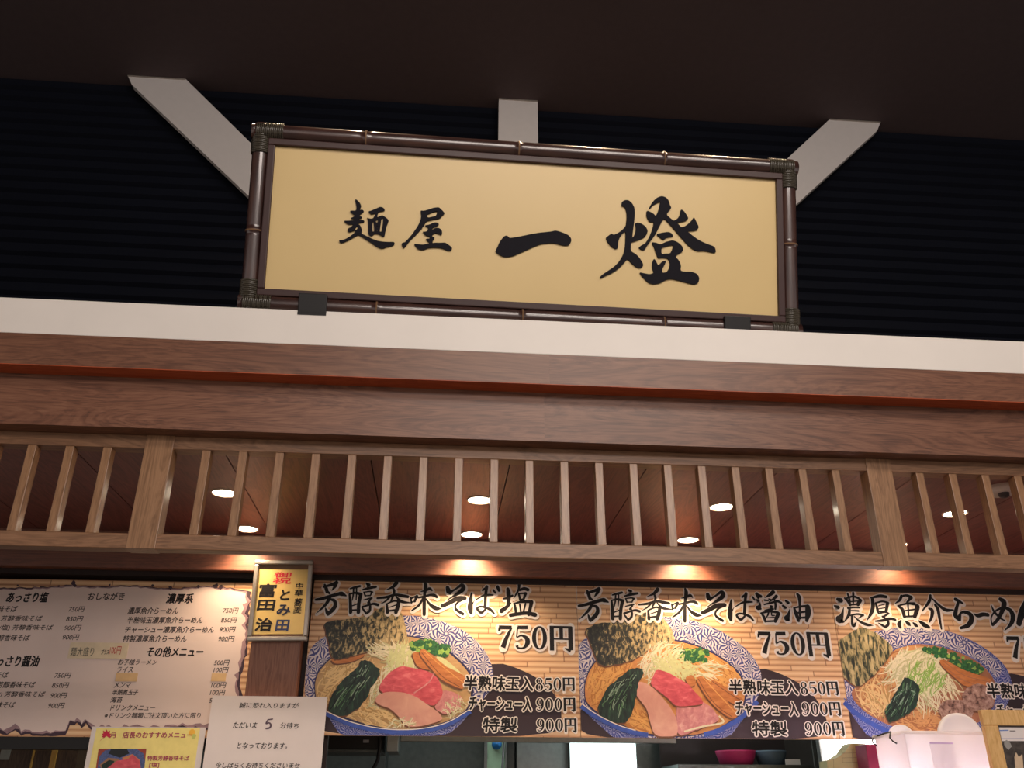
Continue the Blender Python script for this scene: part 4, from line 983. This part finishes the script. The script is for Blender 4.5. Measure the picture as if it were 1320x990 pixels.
p0, p1 = WY(119, 936.6, YY), WY(265.7, 937.5, YY)
YS = Sheet('menu_flyer', (p0[0], YY, p0[2]-.32)); tag(YS.e, 'yellow flyer with a red maple leaf and food photo, below the torn paper menu', 'flyer')
w_ = p1[0]-p0[0]
b = MB(); b.box((0, -.001, 0), (w_, .0015, .32), flat('white_laminated_paper', (220, 210, 206), .3)); b.build('sheet', YS.e)
cry = YS.crop(100, 910, 7.333)
b = MB()
yel = flat('printed_yellow', (238, 222, 138), .4)
def yp(P, m_, l): b.poly([tuple(cry(*p)) for p in P], l, m_)
a_, c_ = cry(180, 210), cry(1160, 208)
b.poly([(a_[0], .02), (c_[0], .02), (c_[0], c_[1]), (a_[0], a_[1])], .0013, yel)
crim = flat('printed_crimson', (200, 36, 70), .5); lilac = flat('printed_plum', (168, 70, 92), .5)
for k_ in range(7):
    a = -math.pi/2 + (k_-3)*.62
    L_ = 58 if k_ in (2, 3, 4) else 48
    tip = (275+L_*math.cos(a), 280+L_*math.sin(a)); n_ = (-math.sin(a), math.cos(a))
    yp([(275+n_[0]*4, 280+n_[1]*4), (275+L_*.55*math.cos(a)+n_[0]*14, 280+L_*.55*math.sin(a)+n_[1]*14), tip, (275+L_*.55*math.cos(a)-n_[0]*14, 280+L_*.55*math.sin(a)-n_[1]*14), (275-n_[0]*4, 280-n_[1]*4)], crim, .0016+k_*1e-5)
b.stroke([(*cry(275, 280), .0012), (*cry(215, 328), .001)], .0016, crim)
b.blob(cry(1082, 252), .011, .0016, flat('printed_orange_moon', (240, 186, 70), .5), 20, .02); b.blob(cry(1100, 285), .008, .0017, flat('printed_moss', (196, 200, 110), .5), 12, .1)
text(b, YS, '店長のおすすめメニュー', cry, 430, 1085, 275, 56, lilac, .0019, off=.03); text(b, YS, '月', cry, 308, 362, 278, 50, lilac, .0019, off=.02)
text(b, YS, '特製芳醇香味そば', cry, 662, 1056, 494, 46, lilac, .0019, off=.03); text(b, YS, '[塩]', cry, 680, 772, 560, 48, lilac, .0019, off=.03)
yp([(200,405),(652,405),(600,900),(130,900)], flat('printed_photo_ground', (150, 66, 52), .5), .0015)
yp([(205,480),(260,420),(330,407),(560,407),(625,450),(640,520),(600,880),(150,880)], flat('printed_photo_bowl', (78, 92, 140), .5, noise=.3, nscale=200), .0016)
yp([(290,450),(320,408),(470,408),(490,450),(400,490)], flat('printed_photo_nori', (28, 34, 38), .5), .0017)
yp([(205,560),(290,490),(400,500),(380,590),(250,620)], flat('printed_photo_broth', (150, 112, 84), .5), .00175); yp([(225,560),(300,510),(350,520),(330,590),(240,600)], spin_m, .0018)
yp([(280,590),(370,520),(480,500),(520,460),(590,520),(600,600),(560,800),(280,800)], red_m, .0019); yp([(420,490),(520,455),(590,510),(560,560),(470,545)], flat('printed_photo_orange', (196, 130, 88), .5), .00185)
b.build('flyer_print', YS.e)

# ------------------------------------------------------------------ counter ledge with the things standing on it (lower right)
LZ = 1.40
e = empty('counter_ledge', (1.9, .5, 0)); tag(e, 'tall counter ledge carrying the plastic box at lower right', 'counter')
b = MB(); b.box((-.95, -.32, LZ-.03), (1.3, .32, LZ), walnut_x2, .003); b.build('top', e)
b = MB(); b.box((-.93, -.28, 0), (1.28, .28, LZ-.03), walnut_x2, .003); b.build('base', e)
cfx = WY(1166, 948, .35)[0]; cr_x = WY(1272, 948, .35)[0]; ctz = WY(1215, 944.5, .35)[2]
cw, chh = cr_x-cfx, ctz-LZ
def plastic():
    s = NT('frosted_clear_plastic'); s.b.inputs['Base Color'].default_value = (.93, .90, .93, 1); s.b.inputs['Roughness'].default_value = .3
    tr = s.n('ShaderNodeBsdfTranslucent'); tr.inputs[0].default_value = (.95, .92, .95, 1); tp = s.n('ShaderNodeBsdfTransparent'); tp.inputs[0].default_value = (.97, .95, .97, 1)
    m1 = s.n('ShaderNodeMixShader'); m2 = s.n('ShaderNodeMixShader')
    nz = s.noise(s.coord(), 9, 2); f_ = s.math('ADD', s.math('MULTIPLY', nz, .15), .62); s.l(f_, m1.inputs[0])
    s.l(s.b.outputs[0], m1.inputs[1]); s.l(tr.outputs[0], m1.inputs[2]); m2.inputs[0].default_value = .25; s.l(m1.outputs[0], m2.inputs[1]); s.l(tp.outputs[0], m2.inputs[2]); s.l(m2.outputs[0], s.out.inputs[0])
    return s.m
plas = plastic()
e = empty('storage_box', (cfx+cw/2, .45, LZ)); tag(e, 'frosted clear plastic box full of white containers at lower right', 'storage box')
b = MB(); th = .003
x0, x1, y0, y1 = -cw/2, cw/2, -.10, .105
b.box((x0, y0, .0005), (x1, y1, .004), plas); b.box((x0, y0, .004), (x1, y0+th, chh), plas, .001); b.box((x0, y1-th, .004), (x1, y1, chh), plas, .001)
b.box((x0, y0+th, .004), (x0+th, y1-th, chh), plas, .001); b.box((x1-th, y0+th, .004), (x1, y1-th, chh), plas, .001); b.build('body', e)
b = MB(); rp = [(x0-.003, y0-.003, chh), (x1+.003, y0-.003, chh), (x1+.003, y1+.003, chh), (x0-.003, y1+.003, chh)]; b.tube(rp, .005, plas, 8, True); b.build('rim', e)
b = MB()
lp, lq = WY(1198, 957, .35), WY(1228, 957, .35)
lil = flat('lilac_label_edge', (196, 170, 214), .5)
b.box((lp[0]-e.location[0], y0-.001, chh-.20), (lq[0]-e.location[0], y0-.0002, lp[2]-LZ), plas); b.box((lp[0]-e.location[0], y0-.0015, lp[2]-LZ-.004), (lq[0]-e.location[0], y0-.0005, lp[2]-LZ), lil); b.build('label', e)
def cup(px, py, r, label, y):
    p = WY(px, py, y); c = empty('plastic_tub', (p[0], p[1], LZ+.004)); tag(c, label, 'tub', 'white tubs in the plastic box'); h_ = p[2]-LZ-.004
    b = MB(); b.lathe([(.0001, 0), (r*.75, 0), (r, h_), (r*1.06, h_), (r*1.06, h_+.006), (r*.96, h_+.006), (r*.72, .005), (.0001, .005)], (0, 0, 0), plain_white); b.build('bowl', c)
cup(1186, 962, .027, 'white tub inside the plastic box at its left end', .45); cup(1210, 962, .027, 'white tub in the middle of the plastic box behind its label', .45); cup(1234, 960, .027, 'white tub inside the plastic box at its right end', .46)
def disc(px, py, rpx, label, y, tz):
    p = WY(px, py, y); r = rpx*np.linalg.norm(p-EYE)/FPX
    c = empty('plastic_plate', (p[0], p[1], p[2])); tag(c, label, 'plate', 'round plates standing in the plastic box')
    b = MB(); b.lathe([(.0001, -.006), (r*.80, -.006), (r*.86, -.010), (r, -.010), (r, .004), (.0001, .004)], (0, 0, 0), plain_white, axis='y'); b.build('dish', c); return c
disc(1238, 951, 25, 'large round white plate sticking up out of the plastic box', .515, 0); disc(1162, 953, 15, 'smaller round white plate at the left corner of the plastic box', .515, 0)
b = MB(); b.box((-.02, -.003, 0), (-.006, 0, .004), black_m)
hk = [WY(*p) for p in ((1126, 951, .555), (1124, 956, .53), (1131, 962, .52))]
hk2 = [WY(*p) for p in ((1127, 950.5, .555), (1140, 945.5, .46), (1148, 943.5, .36), (1147, 951, .343), (1151, 955.5, .343), (1156, 958.5, .343))]
b = MB(); b.tube(hk, .0024, black_m, 8); b.tube(hk2, .0026, black_m, 8); o = b.build('handle_wire', e); o.location = (-e.location[0], -e.location[1], -e.location[2])
e = empty('added_box_lamp', (cfx+cw/2+.03, .66, LZ)); tag(e, 'added white lamp hidden behind the plastic box to brighten it', 'lamp')  # added lamp, out of sight, to push the plastic box towards white
b = MB(); b.box((-.26, -.025, .0005), (.26, .025, .02), plain_white, .003); b.build('base', e)
b = MB(); b.tube([(-.25, 0, .034), (.25, 0, .034)], .014, emit('added_box_lamp_tube', (1.0, .95, .98), 9.0), 12); b.build('tube', e)
l_ = bpy.data.lights.new('added_box_lamp_light', 'AREA'); l_.shape = 'RECTANGLE'; l_.size = .34; l_.size_y = .10; l_.energy = 12.0; l_.color = (1.0, .95, .98); l_.spread = radians(120)
o = bpy.data.objects.new('added_box_lamp_light', l_); COL.objects.link(o); o.parent = e; o.location = (0, -.03, .10); o.rotation_euler = (radians(90), 0, radians(180)); o.rotation_euler = (radians(-90), 0, 0)
# wooden document frame
wy = .25
p = WY(1262.5, 915, wy); wz = p[2]; WW = .36
WF = Sheet('document_frame', (p[0]+WW/2, wy, LZ)); tag(WF.e, 'pale wooden frame with a printed page and dark photo at the lower right corner', 'picture frame')
oak = wood('pale_oak_frame', (196, 146, 84), (216, 170, 106), (228, 186, 128), 'z'); fb = .045; FH = wz-LZ
b = MB()
for lo, hi in (((-WW/2, -.008, FH-fb), (WW/2, .012, FH)), ((-WW/2, -.008, 0), (WW/2, .012, fb)), ((-WW/2, -.008, fb), (-WW/2+fb, .012, FH-fb)), ((WW/2-fb, -.008, fb), (WW/2, .012, FH-fb))): b.box(lo, hi, oak, .003)
b.build('frame', WF.e)
b = MB(); b.box((-WW/2+fb, .002, fb), (WW/2-fb, .01, FH-fb), flat('page_mount', (92, 84, 84), .5)); b.box((-WW/2+fb+.006, .001, fb+.006), (WW/2-fb-.004, .002, FH-fb-.005), paper_m)
crw = WF.crop(1040, 870, 4.714)
def wp(P, m_, l): b.poly([tuple(crw(*p)) for p in P], l, m_)
prn = flat('printed_dark_photo', (66, 58, 54), .5, noise=.5, nscale=60)
wp([(1187,402),(1500,402),(1540,700),(1230,700)], prn, -.0006); wp([(1290,500),(1272,470),(1262,500),(1270,600),(1320,600),(1310,480)], flat('printed_beige', (206, 180, 150), .5), -.0004); b.blob(crw(1222, 425), .012, -.0004, flat('printed_grey', (150, 146, 142), .5), 12, .2)
b.stroke([(*crw(1170, 338), .003), (*crw(1225, 336), .003)], -.0006, flat('printed_blue_line', (110, 136, 196), .5)); b.stroke([(*crw(1235, 340), .002), (*crw(1268, 340), .002)], -.0006, ink2_m); b.stroke([(*crw(1150, 298), .0016), (*crw(1175, 297), .0016)], -.0006, ink2_m); b.stroke([(*crw(1185, 386), .0012), (*crw(1400, 384), .0012)], -.0006, flat('printed_lilac', (170, 160, 190), .5))
b.build('document', WF.e)
b = MB(); b.box((-.03, .012, .0), (.03, .10, .006), black_m); b.box((-.03, .012, 0), (.03, .016, .2), black_m); b.build('stand', WF.e)

# ------------------------------------------------------------------ kitchen behind the boards
def span(px0, px1, y, pyt=955): return WY(px0, pyt, y)[0], WY(px1, pyt, y)[0]
def zat(px, py, y): return WY(px, py, y)[2]
# steel hood
hy = 1.9
x0, x1 = span(516, 872, hy); zl = zat(700, 957, hy)
e = empty('range_hood', ((x0+x1)/2, hy, zl)); tag(e, 'stainless steel kitchen hood lip seen just below the middle bowl board', 'range hood')
b = MB(); b.box((x0-(x0+x1)/2, 0, 0), (x1-(x0+x1)/2, .03, .30), steel_m, .003); b.build('lip', e)
b = MB(); b.box((x0-(x0+x1)/2, .03, .25), (x1-(x0+x1)/2, .33, .30), steel_d, .003); b.build('canopy', e)
def wall_panel(name, label, px0, px1, y, mat, cat, z0=0.0, z1=2.58, th=.03, fr=None):
    a, c = span(px0, px1, y, 975); e = empty(name, ((a+c)/2, y, z0)); tag(e, label, cat)
    b = MB(); b.box((a-(a+c)/2, 0, 0), (c-(a+c)/2, th, z1-z0), mat, .002); b.build('panel', e)
    if fr:
        b = MB(); b.box((a-(a+c)/2-.008, -.012, 0), (a-(a+c)/2+.008, 0, z1-z0), fr); b.box((c-(a+c)/2-.008, -.012, 0), (c-(a+c)/2+.008, 0, z1-z0), fr); b.build('edge_strip', e)
    return e
wall_panel('kitchen_partition', 'dull grey steel panel left of the pale green panel in the kitchen', 500, 625, 2.6, steel_d, 'panel')
wall_panel('green_partition', 'pale green panel between steel panels in the kitchen', 626, 653, 2.55, flat('pale_green_laminate', (176, 208, 178), .5), 'panel', fr=steel_m)
wall_panel('kitchen_upright', 'narrow grey steel post right of the pale green panel', 654, 663, 2.3, steel_d, 'post')
wall_panel('kitchen_partition', 'grey steel panel between the steel post and the bright kitchen lamp', 666, 733, 2.6, steel_m, 'panel')
wall_panel('kitchen_partition', 'grey steel panel right of the bright kitchen lamp', 821, 876, 2.56, steel_d, 'panel', fr=steel_d)
# bright kitchen lamp
a, c = span(736, 820, 2.45, 975)
e = empty('kitchen_lamp', ((a+c)/2, 2.45, 1.55)); tag(e, 'bright white lit panel under the steel hood', 'lamp')
b = MB(); b.box((a-(a+c)/2, 0, 0), (c-(a+c)/2, .03, .8), emit('lamp_diffuser', (.82, 1.0, .98), 1.5)); b.build('diffuser', e)
b = MB(); b.box((a-(a+c)/2, .03, -.02), (c-(a+c)/2, .07, .82), steel_m); b.build('housing', e)
# hanging blue hook on the green panel
p = WY(641, 959, 2.5); e = empty('wall_hook', (p[0], 2.53, p[2])); tag(e, 'round blue hook on the pale green panel', 'hook')
b = MB(); b.lathe([(.0001, -.025), (.02, -.024), (.026, -.008), (.026, .02)], (0, 0, 0), flat('blue_plastic', (40, 120, 190), .4), axis='y'); b.build('button', e)
p = WY(650, 960, 2.5)
b = MB(); b.tube([(p[0], 2.52, p[2]+.03), (p[0]-.004, 2.52, p[2]-.05), (p[0]-.012, 2.52, p[2]-.2)], .006, flat('grey_cord', (150, 150, 155), .6), 8); o = b.build('hanging_cord'); tag(o, 'grey cord hanging at the right edge of the pale green panel', 'cord')
# dark cabinet on the left with cable
cyl = 1.8; a, c = span(380, 494, cyl); zl = zat(450, 966, cyl)
e = empty('dark_cabinet', ((a+c)/2, cyl, zl)); tag(e, 'black wall cabinet under the first bowl board', 'cabinet')
b = MB(); b.box((a-(a+c)/2, 0, 0), (c-(a+c)/2, .3, .4), black_m, .003); b.build('body', e)
b = MB(); b.box((a-(a+c)/2, -.006, -.012), (c-(a+c)/2, .3, 0), steel_d, .002); b.build('bottom_edge', e)
p = WY(472, 955.5, cyl); b = MB(); b.box((p[0]-(a+c)/2-.013, -.003, p[2]-zl-.006), (p[0]-(a+c)/2+.013, 0, p[2]-zl+.006), flat('grey_sticker', (150, 150, 155), .5)); b.build('sticker', e)
a2, c2 = span(500, 513, cyl-.05, 965); zl2 = zat(506, 969, cyl-.05)
e = empty('duct_end', ((a2+c2)/2, cyl-.05, zl2)); tag(e, 'grey box end beside the black wall cabinet', 'duct')
b = MB(); b.box((a2-(a2+c2)/2-.006, 0, 0), (c2-(a2+c2)/2, .3, .4), steel_m, .003); b.build('body', e)
b = MB(); b.tube([tuple(WY(*p)) for p in ((490, 945, 1.77), (490, 962, 1.77), (487, 980, 1.77), (481, 992, 1.77), (476, 1010, 1.77))], .009, black_m, 10); o = b.build('power_cable'); tag(o, 'black cable hanging down in front of the black wall cabinet', 'cable')
wall_panel('kitchen_partition', 'dark grey panel below the black wall cabinet', 395, 497, 2.4, steel_d, 'panel', z1=1.9)
# shelf with tubs on the right
sy = 2.1; a, c = span(874, 1048, sy, 985); zs = zat(960, 985.5, sy)
e = empty('kitchen_shelf', ((a+c)/2, sy, zs-.03)); tag(e, 'dark kitchen shelf below the second bowl board holding tubs', 'shelf')
b = MB(); b.box((a-(a+c)/2, 0, 0), (c-(a+c)/2, .35, .03), steel_d, .002); b.build('shelf_board', e)
b = MB(); b.box((a-(a+c)/2, .35, -.3), (c-(a+c)/2, .37, .6), flat('dark_shelf_back', (44, 36, 36), .6)); b.build('back_panel', e)
def tub(px, w_px, pyt, label, mat, y=2.22, prof=1.0):
    p = WY(px, 980, y); r = w_px/2*np.linalg.norm(p-EYE)/FPX; h_ = zat(px, pyt, y)-zs
    c = empty('food_tub', (p[0], y, zs)); tag(c, label, 'tub', 'tubs on the kitchen shelf')
    b = MB(); b.lathe([(.0001, .0005), (r*.8, .0005), (r*prof, h_*.9), (r*prof, h_), (r*.9, h_), (.0001, h_-.008)], (0, 0, 0), mat); b.build('tub_body', c)
tub(949, 46, 968, 'deep pink tub on the kitchen shelf below the second bowl board', flat('pink_plastic', (172, 40, 92), .5)); tub(994, 36, 968, 'blue grey bowl on the kitchen shelf beside the pink tub', flat('blue_grey_ceramic', (86, 104, 122), .5))
p, q_ = WY(1013, 986, 2.12), WY(1031, 979, 2.12)
e = empty('shelf_card', ((p[0]+q_[0])/2, 2.12, zs)); tag(e, 'small white card standing on the right end of the kitchen shelf', 'card')
b = MB(); b.box((p[0]-(p[0]+q_[0])/2, 0, .0005), (q_[0]-(p[0]+q_[0])/2, .004, q_[2]-zs), plain_white); b.build('card', e)
wall_panel('kitchen_upright', 'black upright post at the right end of the kitchen shelf', 1050, 1064, 2.0, black_m, 'post', fr=steel_m)
# lit white panel, paper bag and maroon box at the right
a, c = span(1066, 1180, 1.75, 965)
e = empty('light_box', ((a+c)/2, 1.75, 1.3)); tag(e, 'glaring white lamp panel behind the khaki paper bag', 'lamp')
b = MB(); b.box((a-(a+c)/2, 0, 0), (c-(a+c)/2, .03, .75), emit('white_lamp_diffuser', (1.0, .97, .98), 5.0)); b.build('diffuser', e)
b = MB(); b.box((a-(a+c)/2-.02, .03, -.02), (c-(a+c)/2+.02, .07, .77), steel_m); b.build('housing', e)
e = empty('back_counter', (1.75, 1.4, 0)); tag(e, 'low counter behind the bowl boards carrying the paper bag', 'counter')
b = MB(); b.box((-.5, -.28, 1.37), (.6, .28, 1.40), steel_m, .003); b.build('top', e)
b = MB(); b.box((-.48, -.26, 0), (.58, .26, 1.37), steel_d, .003); b.build('base', e)
bgy = 1.35
def bp(px, py): w = WY(px, py, bgy); return w
pts = [(1063,1010),(1066,981),(1077,978),(1088,971),(1094,962),(1098,958),(1117,959),(1123,990),(1125,1010)]
P3 = [bp(*p) for p in pts]; bx = P3[0][0]
khaki = flat('khaki_kraft_paper', (190, 178, 132), .7)
e = empty('paper_bag', (bx, bgy, 1.40)); tag(e, 'khaki paper bag with a printed grid beside the plastic box', 'paper bag')
poly = [(0, .0005)]+[(q[0]-bx, q[2]-1.40) for q in P3[1:-1]]+[(P3[-1][0]-bx, .0005)]
b = MB(); b.prism(poly, (0, .08), khaki); b.build('bag_body', e)
b = MB(); g = flat('grey_print', (140, 130, 98), .6)
def gl(p, q, w=.0016):
    A_, B_ = bp(*p), bp(*q); b.stroke([(A_[0]-bx, A_[2]-1.40, w), (B_[0]-bx, B_[2]-1.40, w)], .0006, g, cap=False)
for yy in (966, 971, 977, 983): gl((1085, yy), (1112, yy-.5))
for xx in (1085, 1098, 1112): gl((xx, 966), (xx+1, 983))
gl((1074.5, 979), (1075, 1000)); b.build('printed_grid', e)
mp = [WY(*p) for p in ((1116, 962, 1.2), (1131, 959.5, 1.2), (1150, 1000, 1.2), (1124, 1000, 1.2))]
e = empty('maroon_box', (mp[0][0], 1.2, 1.40)); tag(e, 'maroon carton between the khaki paper bag and the plastic box', 'box')
b = MB(); hx = mp[1][2]-1.40; b.box((0, 0, .0005), (.10, .1, hx), flat('maroon_card', (132, 22, 62), .5), .003); b.build('carton', e)
# brown cupboard far left
a, c = span(-60, 100, 2.3, 975)
e = empty('brown_cupboard', ((a+c)/2, 2.3, 0)); tag(e, 'brown cupboard with gold edged doors below the torn paper menu at far left', 'cupboard')
cup_m = wood('brown_cupboard_wood', (70, 52, 40), (96, 72, 54), (112, 88, 66), 'z'); gl_m = flat('gold_strip', (226, 176, 88), .4)
b = MB(); b.box((a-(a+c)/2, 0, 0), (c-(a+c)/2, .4, 2.4), cup_m, .003); b.build('body', e)
for px, wv in ((42, .008), (69, .026)):
    q_ = WY(px, 975, 2.29)[0]-(a+c)/2; b = MB(); b.box((q_-wv/2, -.012, .05), (q_+wv/2, 0, 2.35), gl_m, .002); b.build('door_edge', e)
q_ = WY(6, 972, 2.29); b = MB(); b.box((q_[0]-(a+c)/2-.022, -.006, q_[2]-.025), (q_[0]-(a+c)/2+.022, 0, q_[2]+.025), flat('grey_note', (180, 184, 178), .6)); b.build('note', e)
b = MB(); x0 = MS.o[0]-1.0; b.box((x0, BOARDY+.002, zat(60, 966, BOARDY+.02)), (pl+.01, BOARDY+.06, zb_), black_m); struct(b, 'trim_7', 'black bar under the torn paper menu')
